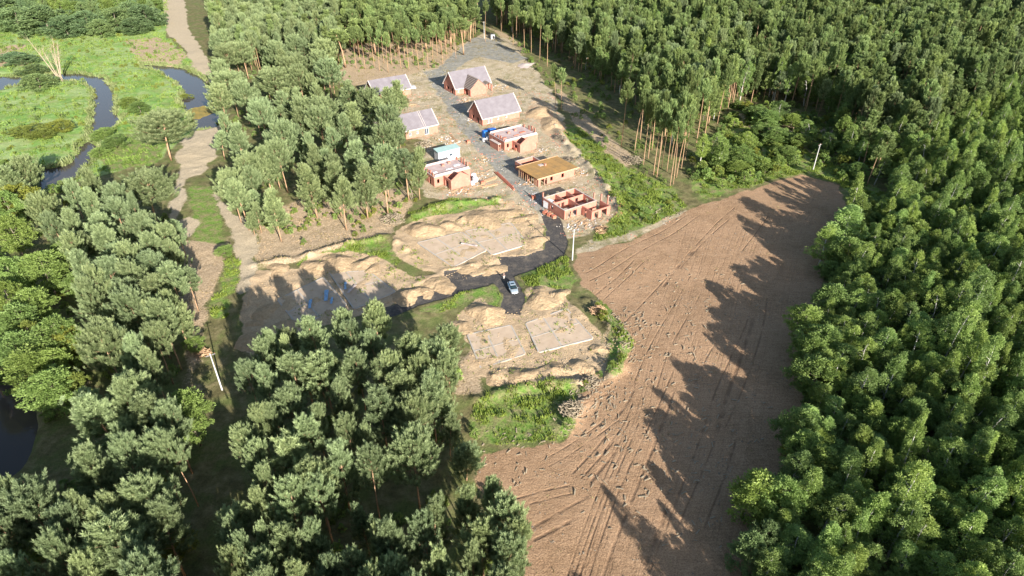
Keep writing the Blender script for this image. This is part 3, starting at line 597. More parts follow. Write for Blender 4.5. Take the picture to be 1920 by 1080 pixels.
hand('yellow', [(110,235,46,4),(55,245,60,4),(80,250,40,3),(345,172,22,3)], 4, 'farleft', .6)
hand('broad', [(195,250,40,4),(215,265,40,4),(185,285,30,3),(420,470,28,3),(365,645,32,3.2),(260,200,30,5),(240,190,30,4)], 4, 'leftbroad', .6)
nhand = len(TREES)
# scattered stands
EDGE = poly([(1640,395),(1590,400),(1555,480),(1530,600),(1505,700),(1495,800),(1450,900),(1420,1000),(1390,1300)])
def edge_d(x, y): return float(np.min(np.hypot(EDGES[:, 0]-x, EDGES[:, 1]-y)))
EDGES = np.concatenate([a + (b_ - a)*np.linspace(0, 1, 12)[:, None] for a, b_ in zip(EDGE, EDGE[1:])])
def stand(P, base_poly, kinds, H, Rr, sp, zone, ymax=470, keep=1.0, avoid=True):
    """P: outline seen in the picture of the tree tops; base positions on a jittered grid in metres"""
    Pp = np.array(P, float)
    lo = np.array([-430, 40]); X = np.arange(-430, 430, sp); Y = np.arange(6, ymax, sp); XX, YY = np.meshgrid(X, Y); XX = XX + RNG.uniform(-.42, .42, XX.shape)*sp; YY = YY + RNG.uniform(-.42, .42, XX.shape)*sp
    XX = XX.ravel(); YY = YY.ravel(); u, v, D = proj(XX, YY, np.full(XX.shape, H*.72))
    ok = pip(u, v, Pp)
    if base_poly is not None:
        bu, bv, _ = proj(XX, YY, np.zeros(XX.shape)); ok &= pip(bu, bv, np.array(base_poly, float))
    for k in ('field', 'asphalt', 'gravel', 'river', 'path', 'sand', 'dirt'):
        ok &= SM[k](XX, YY) < (.5 if k != 'field' else .3)
    ok &= RNG.random(len(XX)) < keep*np.where(vnoise(XX, YY, 14, 61) + .7*vnoise(XX, YY, 6, 62) < -.16, .3 if zone != 'right' else .85, 1)
    T = np.array([(t[2], t[3]) for t in TREES])
    for x, y in zip(XX[ok], YY[ok]):
        if len(T) and np.min((T[:, 0]-x)**2 + (T[:, 1]-y)**2) < (sp*.8)**2: continue
        kd = random.choices([k[0] for k in kinds], [k[1] for k in kinds])[0]; kh = {k[0]: k[2] for k in kinds}[kd]
        hh = kh*(random.uniform(.66, 1.18) if kd != 'birch' else random.uniform(.72, 1.18))
        if zone == 'right': hh *= .56 + .44*min(1, max(0, edge_d(x, y)/30)) + (.30 if random.random() < .09 else 0)
        rr = Rr*(1.0 if kd != 'broad' else 1.2)*random.uniform(.8, 1.25)
        TREES.append([kd, random.randrange(len(P_[kd])), x, y, hh, rr, False, zone])
stand([(380,-120),(640,-120),(640,62),(610,90),(400,90)], None, [('pine', .7, 16), ('conif', .3, 17)], 16, 2.6, 4.9, 'uppercentre', 470, .85)
stand([(640,-120),(905,-120),(890,34),(640,44)], [(560,-200),(1000,-200),(905,80),(850,102),(640,100)], [('forest', 1, 18)], 18, 2.3, 3.8, 'row')
stand([(905,-160),(2300,-160),(2300,120),(1920,150),(1720,235),(1600,205),(1560,190),(1420,180),(1340,205),(1280,215),(1190,190),(1110,160),(1075,135),(1000,75),(930,30)], [(900,-200),(2600,-200),(2600,330),(1800,330),(1640,300),(1560,225),(1400,205),(1350,225),(1300,262),(1250,285),(1225,250),(1190,205),(1120,160),(1030,100),(965,66),(905,40)], [('conif', .52, 17.5), ('forest', .28, 20), ('broad', .08, 12), ('birch', .12, 16)], 18, 2.35, 4.3, 'upperright')
stand([(1560,375),(1540,440),(1550,500),(1495,600),(1480,690),(1505,760),(1490,850),(1420,880),(1400,960),(1385,1090),(1400,1500),(2400,1500),(2400,120),(1920,140),(1760,240),(1700,300),(1660,340),(1600,355)], None, [('birch', .74, 13.5), ('broad', .26, 11)], 12, 2.0, 3.4, 'right', 330)
stand([(380,1095),(1000,1095),(1040,1600),(300,1700)], None, [('pine', 1, 17)], 16, 3.1, 4.6, 'centre', 120)
stand([(380,1160),(330,1100),(0,1095),(-300,1095),(-300,1700),(380,1700)], None, [('pine', 1, 17)], 16, 3.1, 4.6, 'bottomleft', 120)
stand([(480,640),(560,620),(860,650),(880,800),(860,900),(985,960),(985,1090),(420,1090),(450,860)], None, [('pine', 1, 12.5)], 13, 2.5, 4.3, 'centre', 140, .75)
stand([(100,420),(330,420),(370,560),(300,690),(200,690),(150,560)], None, [('pine', 1, 13)], 13, 2.6, 4.4, 'left', 220, .8)
stand([(150,740),(330,740),(345,1090),(0,1090),(0,930),(150,900)], None, [('pine', 1, 13)], 13, 2.6, 4.4, 'bottomleft', 140, .7)
stand([(400,40),(640,110),(650,160),(750,230),(770,320),(730,350),(560,330),(430,380),(400,250)], None, [('pine', 1, 12.5)], 13, 2.4, 4.6, 'uppercentre', 330, .25)
stand([(1560,200),(1720,240),(1900,150),(1800,330),(1650,330),(1600,260)], None, [('broad', .5, 9), ('birch', .4, 12), ('forest', .1, 17)], 10, 2.2, 4.0, 'right', 330, .8)
stand([(-300,-120),(300,-120),(290,10),(-300,25)], None, [('willow', .6, 12), ('broad', .4, 12)], 11, 3.2, 6, 'farleft', 560)
stand([(-500,560),(-10,560),(-10,1200),(-500,1200)], None, [('pine', .6, 16), ('broad', .4, 11)], 14, 2.8, 5, 'left', 200, .7)

# split the trees into individuals and stands
def band(k): return {'pine': 'pine', 'forest': 'pine', 'conif': 'pine', 'big': 'pine', 'birch': 'birch'}.get(k, 'broad')
PX = np.array([proj(t[2], t[3], t[4]*.7) for t in TREES])
INFO = {'pine': ('pine_tree', 'pine tree', 'pines of the surrounding woods', 'pine_wood'), 'birch': ('birch_tree', 'birch tree', 'birches of the dense wood beside the bare field', 'birch_wood'),
        'broad': ('broadleaf_tree', 'broadleaf tree', 'broadleaf trees of the woods and clearing', 'broadleaf_wood')}
WH = {'left': 'beside the sandy path', 'river': 'beside the creek', 'bottomleft': 'left of the shaded track', 'leftbroad': 'at the left water edge',
      'centre': 'in the clump below the sand lots', 'uppercentre': 'in the wood left of the houses', 'row': 'in the sunlit row above the houses', 'grove': 'in the bare-stemmed grove above the field',
      'pair': 'standing behind the row of houses', 'upperright': 'in the tall forest beyond the houses', 'clearing': 'in the weedy clearing near the far pole', 'edge': 'on the edge of the field',
      'farleft': 'on the far side of the river meadow', 'right': 'inside the dense wood right of the field'}
KADJ = {'pine': 'broad-crowned blue-green pine', 'forest': 'tall slim-trunked pine', 'conif': 'pointed deep-crowned pine', 'big': 'very wide spreading pine', 'birch': 'slender light green birch', 'broad': 'rounded green broadleaf tree', 'willow': 'silvery green willow', 'yellow': 'yellow-green leafy tree'}
MARKS = [((640,575), 'the blue film on the shaded slab'), ((860,690), 'the left rim of the lower sand lot'), ((450,860), 'the middle of the shaded track'), ((872,849), 'the short lone pine at the field margin'), ((350,770), 'the bright green tree beside the shaded track'), ((350,430), 'the sandy patch on the left path'), ((660,850), 'the middle of the clump below the lots'), ((230,900), 'the gap in the lower left clump'), ((560,180), 'the middle of the upper wood'), ((397,690), 'the leaning white pole beside the shaded track'), ((1077,460), 'the pole at the road bend'), ((1530,290), 'the pole at the far corner of the field'), ((908,55), 'the farthest pole'), ((955,545), 'the silver car'),
         ((860,335), 'the roofless house left of the road'), ((725,155), 'the half-hidden grey-roofed house'), ((790,225), 'the grey-roofed house left of the road'), ((115,120), 'the dead tree'), ((500,635), 'the shaded round sand heap'),
         ((372,205), 'the creek pool'), ((110,330), 'the river bend'), ((0,800), 'the dark pond at the left edge'), ((925,66), 'the small white cabinet'), ((1190,300), 'the brush pile behind the houses'), ((735,410), 'the brush pile under the pines'), ((1900,1060), 'the bottom right corner'), ((1900,20), 'the top right corner'), ((1900,540), 'the middle of the right edge'), ((1560,420), 'the far right corner of the field'), ((1490,700), 'the middle of the field edge'), ((1400,1060), 'the lower end of the field edge'), ((20,1060), 'the bottom left corner'), ((650,1070), 'the middle of the bottom edge'), ((1400,10), 'the top edge above the field')]
ind = []; stuff = {'pine': [], 'birch': [], 'broad': []}
for bnd in stuff:
    ids = [i for i, t in enumerate(TREES) if band(t[0]) == bnd]
    vis = lambda i: (-30 < PX[i][0] < 1950) and (-60 < PX[i][1] < 1120)
    ids.sort(key=lambda i: -(TREES[i][4]*TREES[i][5]/PX[i][2]**2) - (1e3 if (TREES[i][6] and vis(i)) else 0) + (1e6 if not vis(i) else 0))
    cnt = 300 if bnd != 'broad' else 260
    ind += ids[:cnt]; stuff[bnd] = ids[cnt:]
lab = {}
for z in set(TREES[i][7] for i in ind):
    for kd in set(TREES[i][0] for i in ind if TREES[i][7] == z):
        ids = [i for i in ind if TREES[i][7] == z and TREES[i][0] == kd and 0 < PX[i][0] < 1920 and 0 < PX[i][1] < 1080]
        if not ids: continue
        left = set(ids); nm = KADJ[kd]; wz = WH[z]
        def take(i, txt):
            if i in left: lab[i] = txt; left.discard(i)
        if len(ids) == 1: take(ids[0], f'the only {nm} {wz}'); continue
        take(min(ids, key=lambda i: PX[i][0]), f'leftmost {nm} {wz}')
        for key, txt in ((lambda i: -PX[i][0], 'rightmost'), (lambda i: -TREES[i][5], 'widest'), (lambda i: PX[i][1], 'farthest'), (lambda i: -PX[i][1], 'nearest'), (lambda i: TREES[i][5], 'narrowest'), (lambda i: TREES[i][4], 'shortest'), (lambda i: -TREES[i][4], 'tallest')):
            if left: take(min(left, key=key), f'{txt} {nm} {wz}' if txt not in ('widest', 'narrowest') else f'{KADJ[kd]} with {txt} crown {wz}')
ORD = ['nearest', 'second nearest', 'third nearest', 'fourth nearest', 'fifth nearest', 'sixth nearest', 'seventh nearest', 'eighth nearest', 'ninth nearest', 'tenth nearest', 'eleventh nearest', 'twelfth nearest']
for bkind in KADJ:
    per = {}
    for i in ind:
        if TREES[i][0] != bkind or not (0 < PX[i][0] < 1920 and 0 < PX[i][1] < 1080): continue
        k = min(range(len(MARKS)), key=lambda k: math.hypot(PX[i][0]-MARKS[k][0][0], PX[i][1]-MARKS[k][0][1])); per.setdefault(k, []).append(i)
    for k, l in per.items():
        (mx_, my_), mt = MARKS[k]; l.sort(key=lambda i: math.hypot(PX[i][0]-mx_, PX[i][1]-my_))
        for o_, i in zip(ORD, l):
            if i not in lab: lab[i] = f'{KADJ[bkind]} {o_} to {mt}'
for i in lab:
    if len(lab[i].split()) > 16 or len(lab[i].replace('-', ' ').split()) > 16: lab[i] = lab[i].replace(' beside the shaded track', '').replace(' rising', '').replace('bright green tree', 'green tree').replace(' on the shaded slab', '').replace(' the one by', ' by').replace('rounded green broadleaf tree', 'broadleaf tree').replace('the middle of ', '').replace('standing ', ''); print('LABEL', lab[i])
for i in ind:
    kd, v, x, y, h, r_, hd, z = TREES[i]; nme, cat, grp, _ = INFO[band(kd)]
    u_, v_ = PX[i][0], PX[i][1]
    generic = f'{KADJ[kd]} {WH[z]}'
    small = kd in ('yellow', 'broad', 'willow') and h < 4.6
    add_tree(kd, v, x, y, h, r_, 'shrub' if small else nme, lab.get(i, generic), 'shrub' if small else cat, grp + ' ' + {'pine': 'stand ', 'birch': 'stand ', 'broad': 'stand '}[band(kd)] + WH[z] + ' ' + KADJ[kd].split()[0])

def scatter(name, pts, protos, label, cat):
    """pts rows: x y z rot sx sz idx ; protos: list of tuples of objects that share one origin"""
    pts = np.array(pts, float)
    if len(pts) == 0: return
    me = bpy.data.meshes.new(name); me.vertices.add(len(pts)); me.vertices.foreach_set('co', pts[:, :3].astype(np.float32).ravel())
    for an, typ, dat in (('rot', 'FLOAT_VECTOR', np.stack([0*pts[:, 3], 0*pts[:, 3], pts[:, 3]], 1)), ('scl', 'FLOAT_VECTOR', np.stack([pts[:, 4], pts[:, 4], pts[:, 5]], 1))):
        a = me.attributes.new(an, typ, 'POINT'); a.data.foreach_set('vector', dat.astype(np.float32).ravel())
    a = me.attributes.new('which', 'INT', 'POINT'); a.data.foreach_set('value', pts[:, 6].astype(np.int32))
    o = link(name, me); tag(o, label, cat, None, 'stuff')
    ng = bpy.data.node_groups.new(name + '_scatter', 'GeometryNodeTree'); ng.interface.new_socket('Geometry', in_out='INPUT', socket_type='NodeSocketGeometry'); ng.interface.new_socket('Geometry', in_out='OUTPUT', socket_type='NodeSocketGeometry')
    gi = ng.nodes.new('NodeGroupInput'); go = ng.nodes.new('NodeGroupOutput'); jn = ng.nodes.new('GeometryNodeJoinGeometry'); L = ng.links
    def named(n, t): q = ng.nodes.new('GeometryNodeInputNamedAttribute'); q.data_type = t; q.inputs[0].default_value = n; return q.outputs[0]
    rot = named('rot', 'FLOAT_VECTOR'); scl = named('scl', 'FLOAT_VECTOR'); wh = named('which', 'INT')
    e2r = ng.nodes.new('FunctionNodeEulerToRotation'); L.new(rot, e2r.inputs[0])
    for k, objs in enumerate(protos):
        cmp_ = ng.nodes.new('FunctionNodeCompare'); cmp_.data_type = 'INT'; cmp_.operation = 'EQUAL'; L.new(wh, cmp_.inputs[2]); cmp_.inputs[3].default_value = k
        for ob in objs:
            oi = ng.nodes.new('GeometryNodeObjectInfo'); oi.inputs[0].default_value = ob; oi.transform_space = 'ORIGINAL'; oi.inputs['As Instance'].default_value = True
            ip = ng.nodes.new('GeometryNodeInstanceOnPoints'); L.new(gi.outputs[0], ip.inputs['Points']); L.new(cmp_.outputs[0], ip.inputs['Selection']); L.new(oi.outputs['Geometry'], ip.inputs['Instance']); L.new(e2r.outputs[0], ip.inputs['Rotation']); L.new(scl, ip.inputs['Scale'])
            L.new(ip.outputs[0], jn.inputs[0])
    L.new(jn.outputs[0], go.inputs[0]); md = o.modifiers.new('scatter', 'NODES'); md.node_group = ng; return o
for bnd, ids in stuff.items():
    keys = sorted(k for k in first if band(k[0]) == bnd); rows = []
    for i in ids:
        kd, v, x, y, h, r_, hd, z = TREES[i]
        k = (kd, v) if (kd, v) in first else random.choice(keys); _, _, h0, r0 = P_[k[0]][k[1]]
        rows.append((x, y, hz(x, y) - .05, random.random()*6.283, r_/r0, h/h0, keys.index(k)))
    scatter(INFO[bnd][3], rows, [first[k] for k in keys], f'far depth of the {bnd if bnd != "broad" else "broadleaf"} wood that closes the view beyond the nearer trees', 'wood')
print('TREES', len(TREES), 'individual', len(ind), {k: len(v) for k, v in stuff.items()})
# undergrowth
b0 = [add_tree('bush', k, *at(*p), h, r_, 'bush', l, 'bush', None) for k, p, h, r_, l in ((0, (1205,402), 2.0, 1.6, 'dark green bush at the lower end of the weedy bank'), (1, (1352,352), 2.6, 1.5, 'small light green bush at the top edge of the bare field'), (2, (1130,600), 1.6, 1.5, 'low yellow-green bush between sand lot and field'))]
rows = []
def under(P, sp, smin, smax, keep, w3=(5, 3, 2), ymax=420, avoid=('field', 'asphalt', 'gravel', 'river', 'path')):
    X = np.arange(-430, 430, sp); Y = np.arange(42, ymax, sp); XX, YY = np.meshgrid(X, Y); XX = (XX + RNG.uniform(-.5, .5, XX.shape)*sp).ravel(); YY = (YY + RNG.uniform(-.5, .5, YY.shape)*sp).ravel()
    u, v, D = proj(XX, YY, np.zeros(XX.shape)); ok = pip(u, v, np.array(P, float)) & (RNG.random(len(XX)) < keep) & (vnoise(XX, YY, 6, 88) > -.15)
    for k in avoid: ok &= SM[k](XX, YY) < .3
    for x, y in zip(XX[ok], YY[ok]):
        s = random.uniform(smin, smax); rows.append((x, y, hz(x, y) - .1, random.random()*6.28, s*random.uniform(.8, 1.3), s, random.choices((0, 1, 2), w3)[0]))
under([(400,0),(900,0),(900,60),(860,130),(660,135),(800,330),(780,380),(560,460),(480,440),(400,300)], 3.2, .25, .7, .55)
under([(900,0),(1920,0),(1920,330),(1640,330),(1560,260),(1300,350),(1100,250),(960,80)], 3.4, .3, .9, .6)
under([(1290,335),(1380,200),(1560,220),(1640,330),(1740,420),(1640,390),(1560,330),(1500,310),(1400,345)], 2.4, .5, 1.5, .6)
under([(1540,360),(1700,330),(1920,330),(1920,1080),(1400,1080),(1480,800),(1470,620)], 3.0, .5, 1.3, .5, ymax=260)
under([(0,300),(340,420),(360,760),(340,1080),(0,1080)], 3.0, .3, 1.0, .5)
under([(450,640),(870,650),(890,820),(980,1080),(440,1080)], 3.0, .3, .9, .45)
under([(0,60),(330,60),(400,200),(300,300),(70,350),(0,320)], 5.0, .15, .5, .35, (3, 4, 4))
under([(0,60),(330,60),(400,150),(260,230),(70,350),(0,320)], 4.0, .15, .8, .45, (1, 5, 3))
under([(1060,250),(1200,300),(1290,370),(1200,430),(1110,440),(1165,400),(1120,330)], 2.2, .2, .6, .6)
under([(1110,560),(1190,640),(1170,720),(1080,800),(1050,830),(1090,700),(1140,650)], 2.0, .2, .6, .6)
under([(860,640),(1140,620),(1150,720),(870,720)], 2.6, .1, .28, .35, avoid=('asphalt',))
under([(480,400),(560,370),(780,360),(800,400),(640,450),(480,470)], 2.2, .2, .6, .7, (3, 3, 5))
under([(890,740),(1080,720),(1070,800),(930,830)], 2.4, .15, .35, .5)
scatter('undergrowth', rows, [tuple(c for c in b.children) for b in b0], 'low leafy undergrowth scattered through the woods and along banks', 'undergrowth')
# ------------------------------------------------------------------ grass tufts (real blades)
def grass(name, keys, dens, hmin, hmax, mat, label, box, seed, thr=.5, nb=5):
    rng = np.random.default_rng(seed); x0, x1, y0, y1 = box; n = int((x1-x0)*(y1-y0)*dens)
    x = rng.uniform(x0, x1, n); y = rng.uniform(y0, y1, n); m = np.zeros(n)
    for k in keys: m = np.maximum(m, SM[k](x, y))
    ok = (m > thr) & (vnoise(x, y, 2.5, seed) + .6*vnoise(x, y, 9, seed+3) > -.12)
    for k in ('river', 'asphalt', 'sand', 'field'):
        if k not in keys: ok &= SM[k](x, y) < .35
    u, v, D = proj(x, y, np.zeros(n)); ok &= (u > -40) & (u < 1960) & (v > -40) & (v < 1120)
    x = x[ok]; y = y[ok]; z = height(x, y) - .05; m = len(x); hsc = np.clip(.5 + 1.4*(vnoise(x, y, 3, seed+9) + .35), .4, 1.5)
    c = np.repeat(np.stack([x, y, z], 1), nb, 0) + rng.normal(size=(m*nb, 3))*[.18, .18, .0]
    d = nrm(np.stack([rng.normal(size=m*nb)*.5, rng.normal(size=m*nb)*.5, np.full(m*nb, 1.)], 1)); L = rng.uniform(hmin, hmax, m*nb)*np.repeat(hsc, nb)
    me = blades_mesh(name, c, d, L, L*.42, np.clip(np.repeat(vnoise(x, y, 5, seed+4) + .5, nb)*.7 + rng.uniform(0, .35, m*nb), 0, 1), mat, rng)
    tag(link(name, me), label, 'grass', None, 'stuff'); print(name, m*nb)
grass('weeds', ['lush'], 5.0, .25, .7, M['grass'], 'lush green weeds over the banks round the sand lots', (-75, 135, 45, 300), 3, .45)
grass('meadow_grass', ['meadow'], .8, .35, .9, M['grass'], 'tall pale green grass of the river meadow', (-420, -60, 170, 560), 5)
grass('lot_weeds', ['sand'], .9, .2, .5, M['grass'], 'sparse weeds in the sand lots', (-50, 60, 90, 190), 15, .5, 4)
grass('field_weeds', ['field'], .12, .15, .35, M['dry'], 'a few dry weeds on the bare field', (-15, 110, 50, 200), 35, .5, 4)
grass('reeds', ['riverw'], 3.0, .8, 1.7, M['willowg'], 'pale reeds along the river banks', (-300, -90, 90, 420), 25, .06, 4)
grass('dry_grass', ['brush', 'dirt'], 1.5, .12, .4, M['dry'], 'thin dry grass along the tracks and building plots', (-75, 135, 50, 400), 8, .4, 3)

def rubble(name, keys, n, smin, smax, mat, label, cat, box, seed):
    rng = np.random.default_rng(seed); x = rng.uniform(box[0], box[1], n); y = rng.uniform(box[2], box[3], n); m = np.zeros(n)
    for k in keys: m = np.maximum(m, SM[k](x, y))
    ok = (m > .5) & (vnoise(x, y, 5, seed) + .8*vnoise(x, y, 1.7, seed+1) > .05); x = x[ok]; y = y[ok]; z = height(x, y); m = len(x); s = rng.uniform(smin, smax, m)
    B = np.array([[-1,-1,-.4],[1,-1,-.4],[1,1,-.4],[-1,1,-.4],[0,0,.9]], float); Vv = []
    a = rng.uniform(0, 6.28, m); ca, sa = np.cos(a), np.sin(a); st = rng.uniform(.5, 1.6, m)
    for b_ in B: Vv.append(np.stack([x + (b_[0]*ca*st - b_[1]*sa)*s + rng.normal(size=m)*.3*s, y + (b_[0]*sa*st + b_[1]*ca)*s + rng.normal(size=m)*.3*s, z + b_[2]*s*.8], 1))
    V = np.stack(Vv, 1).reshape(-1, 3); base = np.arange(m)*5; F = np.concatenate([np.stack([base+i, base+(i+1) % 4, base+4], 1) for i in range(4)]); tag(link(name, np_mesh(name, V, F, mat)), label, cat, None, 'stuff')
rubble('rubble', ['dirt', 'gravel'], 12000, .05, .24, M['concrete'], 'pale stones and building rubble over the plots', 'rubble', (-60, 60, 140, 330), 5)
rubble('clods', ['sand', 'brush'], 30000, .05, .22, M['sand'], 'clods and lumps over the sand lots and rough banks', 'clods', (-75, 60, 90, 200), 6)
rubble('field_debris', ['field'], 9000, .04, .2, M['dbark'], 'bits of root and bark over the bare field', 'debris', (-15, 110, 50, 200), 9)
rubble('brick_scraps', ['dirt', 'gravel'], 9000, .06, .24, M['brickpal'], 'scraps of red brick lying round the houses', 'rubble', (-45, 45, 150, 280), 7)
# ------------------------------------------------------------------ houses
UA = R(34)
def wall(L, h, t, ops, z0=0.):
    """wall along +x from 0 to L, thickness +y 0..t, openings (a, b, zlo, zhi)"""
    m = MB(); x = 0
    for a, b_, lo, hi in sorted(ops):
        if a > x: m.box(x, a, 0, t, z0, h)
        if lo > z0: m.box(a, b_, 0, t, z0, lo)
        if hi < h: m.box(a, b_, 0, t, hi, h)
        x = b_
    if x < L: m.box(x, L, 0, t, z0, h)
    return m
def place(m, x, y, rz):
    c, s = math.cos(rz), math.sin(rz); m.v = [(x + c*a - s*b_, y + s*a + c*b_, z) for a, b_, z in m.v]; return m
def windowpart(root, x, y, w_, lo, hi, rz):
    f = MB(); t = .09
    f.box(0, w_, 0, .08, lo, lo+t); f.box(0, w_, 0, .08, hi-t, hi); f.box(0, t, 0, .08, lo+t, hi-t); f.box(w_-t, w_, 0, .08, lo+t, hi-t); f.box(w_/2-t/2, w_/2+t/2, 0, .08, lo+t, hi-t)
    fo = place(f, x, y, rz).build('window', M['frame'], root); place(MB().box(t, w_-t, .03, .05, lo+t, hi-t), x, y, rz).build('pane', M['glass'], fo)
def ring(root, L, W, h, front=(), right=(), back=(), left=(), t=.3, mat='brick', x0=0, y0=0, cap=True):
    place(wall(L, h, t, front), x0, y0, 0).build('wall', M[mat], root)
    place(wall(W-2*t-.006, h, t, right), x0+L, y0+t+.003, R(90)).build('wall', M[mat], root)
    place(wall(L, h, t, back), x0+L, y0+W, R(180)).build('wall', M[mat], root)
    place(wall(W-2*t-.006, h, t, left), x0, y0+W-t-.003, R(-90)).build('wall', M[mat], root)
    if cap:
        c = MB().box(x0-.03, x0+L+.03, y0-.03, y0+t+.02, h, h+.07).box(x0-.03, x0+L+.03, y0+W-t-.02, y0+W+.03, h, h+.07).box(x0-.03, x0+t+.02, y0+t+.03, y0+W-t-.03, h, h+.07).box(x0+L-t-.02, x0+L+.03, y0+t+.03, y0+W-t-.03, h, h+.07)
        c.build('wall_cap', M['cap'], root)
def gable_roof(root, L, W, he, hr, oh=.6, ov=.5, x0=0, y0=0, mat='roof', axis='x', trim=True, th=.2, name='roof'):
    half = W/2; sl_ = (hr - he)/half; zo = he - sl_*oh
    for s in (0, 1):
        m = MB(); yy = [(-oh), half]
        p = [(y0 - oh, zo), (y0 + half, hr), (y0 + half, hr + th), (y0 - oh, zo + th)] if s == 0 else [(y0 + W + oh, zo), (y0 + W + oh, zo + th), (y0 + half + .004, hr + th), (y0 + half + .004, hr)]
        m.prism(p, 'x', x0 - ov, x0 + L + ov)
        if axis == 'y': m.v = [(y_ - y0 + x0, x_ - x0 + y0, z_) for x_, y_, z_ in m.v]
        ro = m.build(name, M[mat], root)
        b_ = MB()
        for x_ in (x0 - ov, x0 + L + ov - .22):
            e = ((y0 - oh - .02, zo - .05), (y0 + half - .01, hr - .05)) if s == 0 else ((y0 + W + oh + .02, zo - .05), (y0 + half + .01, hr - .05))
            b_.prism([e[0], e[1], (e[1][0], e[1][1] + th + .1), (e[0][0], e[0][1] + th + .1)], 'x', x_ - .03, x_ + .25)
        e = y0 - oh if s == 0 else y0 + W + oh
        b_.box(x0 - ov + .26, x0 + L + ov - .3, e - .16, e + .06, zo - .08, zo + th + .03)
        if axis == 'y': b_.v = [(y_ - y0 + x0, x_ - x0 + y0, z_) for x_, y_, z_ in b_.v]
        if trim: b_.build('gutter_and_verge', M['trim'], ro)
def gable_wall(root, W, h, hr, x, y, rz, t=.3, mat='brick', name='gable'):
    m = MB().prism([(0, h), (W, h), (W/2, hr)], 'y', 0, t); return place(m, x, y, rz).build(name, M[mat], root)
def battens(root, x0, x1, ye, yr, ze, zr, n, axis='x'):
    m = MB()
    for k in range(n):
        f = (k + .5)/n; y = ye + (yr - ye)*f; z = ze + (zr - ze)*f
        m.box(x0, x1, y - .07, y + .07, z, z + .09)
    if axis == 'y': m.v = [(b_, a, z) for a, b_, z in m.v]
    o = m.build('roof_battens', M['batten'], root); o['kind'] = 'stuff'; return o
def house(px, z, label, corner=None):
    x, y = corner or at(*px, z); return empty('house', (x, y, .12), UA, label, 'house', 'unfinished brick houses along the access road')
def wing(r, u0, wd, dep, h=3.0, hr=5.4, roof=False, side_open=True):
    """brick garage wing in front of the main block with a pointed front gable"""
    place(wall(wd, h, .3, [(2.2, 4.6, 0, 2.3)] if side_open is None else []), u0, -dep, 0).build('wall', M['brick'], r)
    place(wall(dep-.32, h, .3, []), u0+wd, -dep+.31, R(90)).build('wall', M['brick'], r)
    place(wall(dep-.32, h, .3, [(1.2, 3.2, 0, 2.2)]), u0, -.01, R(-90)).build('wall', M['brick'], r)
    gable_wall(r, wd, h+.004, hr, u0, -dep, 0)
    if roof: 
        gable_roof(r, dep + 3.2, wd, h, hr + .1, .35, .25, x0=u0, y0=-dep, mat='under', axis='y', trim=False, th=.08, name='wing_roof')
def fix(r, z=.12): r.location.z = z

# H5: gabled, grey roof, in the middle of the right row
h5 = house((905,236), 0, 'finished-roof brick house with plain grey gable roof, right of the road, second in its row'); fix(h5)
ring(h5, 17, 10, 3.0, front=[(2.2,3.1,.2,2.3),(3.5,4.4,.2,2.3),(6.6,7.4,.9,2.2),(10.4,11.3,.9,2.2)], left=[(2,3.6,.9,2.3),(5.6,7.0,0,2.2)], right=[(3,5,.9,2.2)], back=[(3,5,.9,2.2)], cap=False)
for a, b_, lo, hi in [(2.2,3.1,.2,2.3),(3.5,4.4,.2,2.3),(6.6,7.4,.9,2.2),(10.4,11.3,.9,2.2)]: windowpart(h5, a, .12, b_-a, lo, hi, 0)
gable_wall(h5, 9.3, 3.004, 7.6, 0, 9.65, R(-90)); gable_wall(h5, 9.3, 3.004, 7.6, 17, .35, R(90)); gable_roof(h5, 17, 10, 3.05, 8.1)
MB().box(.4, 16.6, .4, 9.6, .02, .1).build('floor_slab', M['concrete'], h5)
# H4: the largest, with battened wing
x4, y4 = at(851, 166, 3.0); h4 = house(None, 0, 'large brick house with pale grey roof and battened pointed wing, farthest right of the road', (x4+.6, y4+.3)); fix(h4)
ring(h4, 17.5, 10, 3.0, left=[(2,4,.9,2.3),(6,7.4,0,2.2)], front=[(1,1.9,.9,2.2),(11.5,13,.9,2.2)], cap=False)
windowpart(h4, 1, .12, .9, .9, 2.2, 0); windowpart(h4, 11.5, .12, 1.5, .9, 2.2, 0)
gable_wall(h4, 9.3, 3.004, 7.9, 0, 9.65, R(-90)); gable_wall(h4, 9.3, 3.004, 7.9, 17.5, .35, R(90)); gable_roof(h4, 17.5, 10, 3.05, 8.4)
wing(h4, 4.2, 8.0, 5.5, 3.0, 6.6, True)
for side in (0, 1):
    m = MB(); n = 9
    for k in range(n):
        f = (k + .4)/n; xx = 4.2 - .35 + (4.35)*f if side == 0 else 12.2 + .35 - 4.35*f; zz = 2.75 + 4.05*f
        m.box(xx - .09, xx + .09, -5.75, 2.9*f - .3, zz + .03, zz + .16)
    o = m.build('roof_battens', M['batten'], h4); o['kind'] = 'stuff'
pr_ = MB().prism([(12.6, 2.6), (14.6, 3.9), (16.6, 2.6), (16.6, 2.5), (14.6, 3.8), (12.6, 2.5)], 'y', -3.4, -.4); pr_.build('porch_roof', M['under'], h4)
m = MB(); [m.box(12.6 + 4*k/12 - .06, 12.6 + 4*k/12 + .06, -3.4, -.4, 2.62 + 1.3*(1 - abs(k/6 - 1)), 2.74 + 1.3*(1 - abs(k/6 - 1))) for k in range(13)]; o = m.build('roof_battens', M['batten'], h4); o['kind'] = 'stuff'
for xx in (12.8, 16.4): MB().box(xx-.2, xx+.2, -3.3, -2.9, 0, 2.5).build('post', M['brick'], h4)
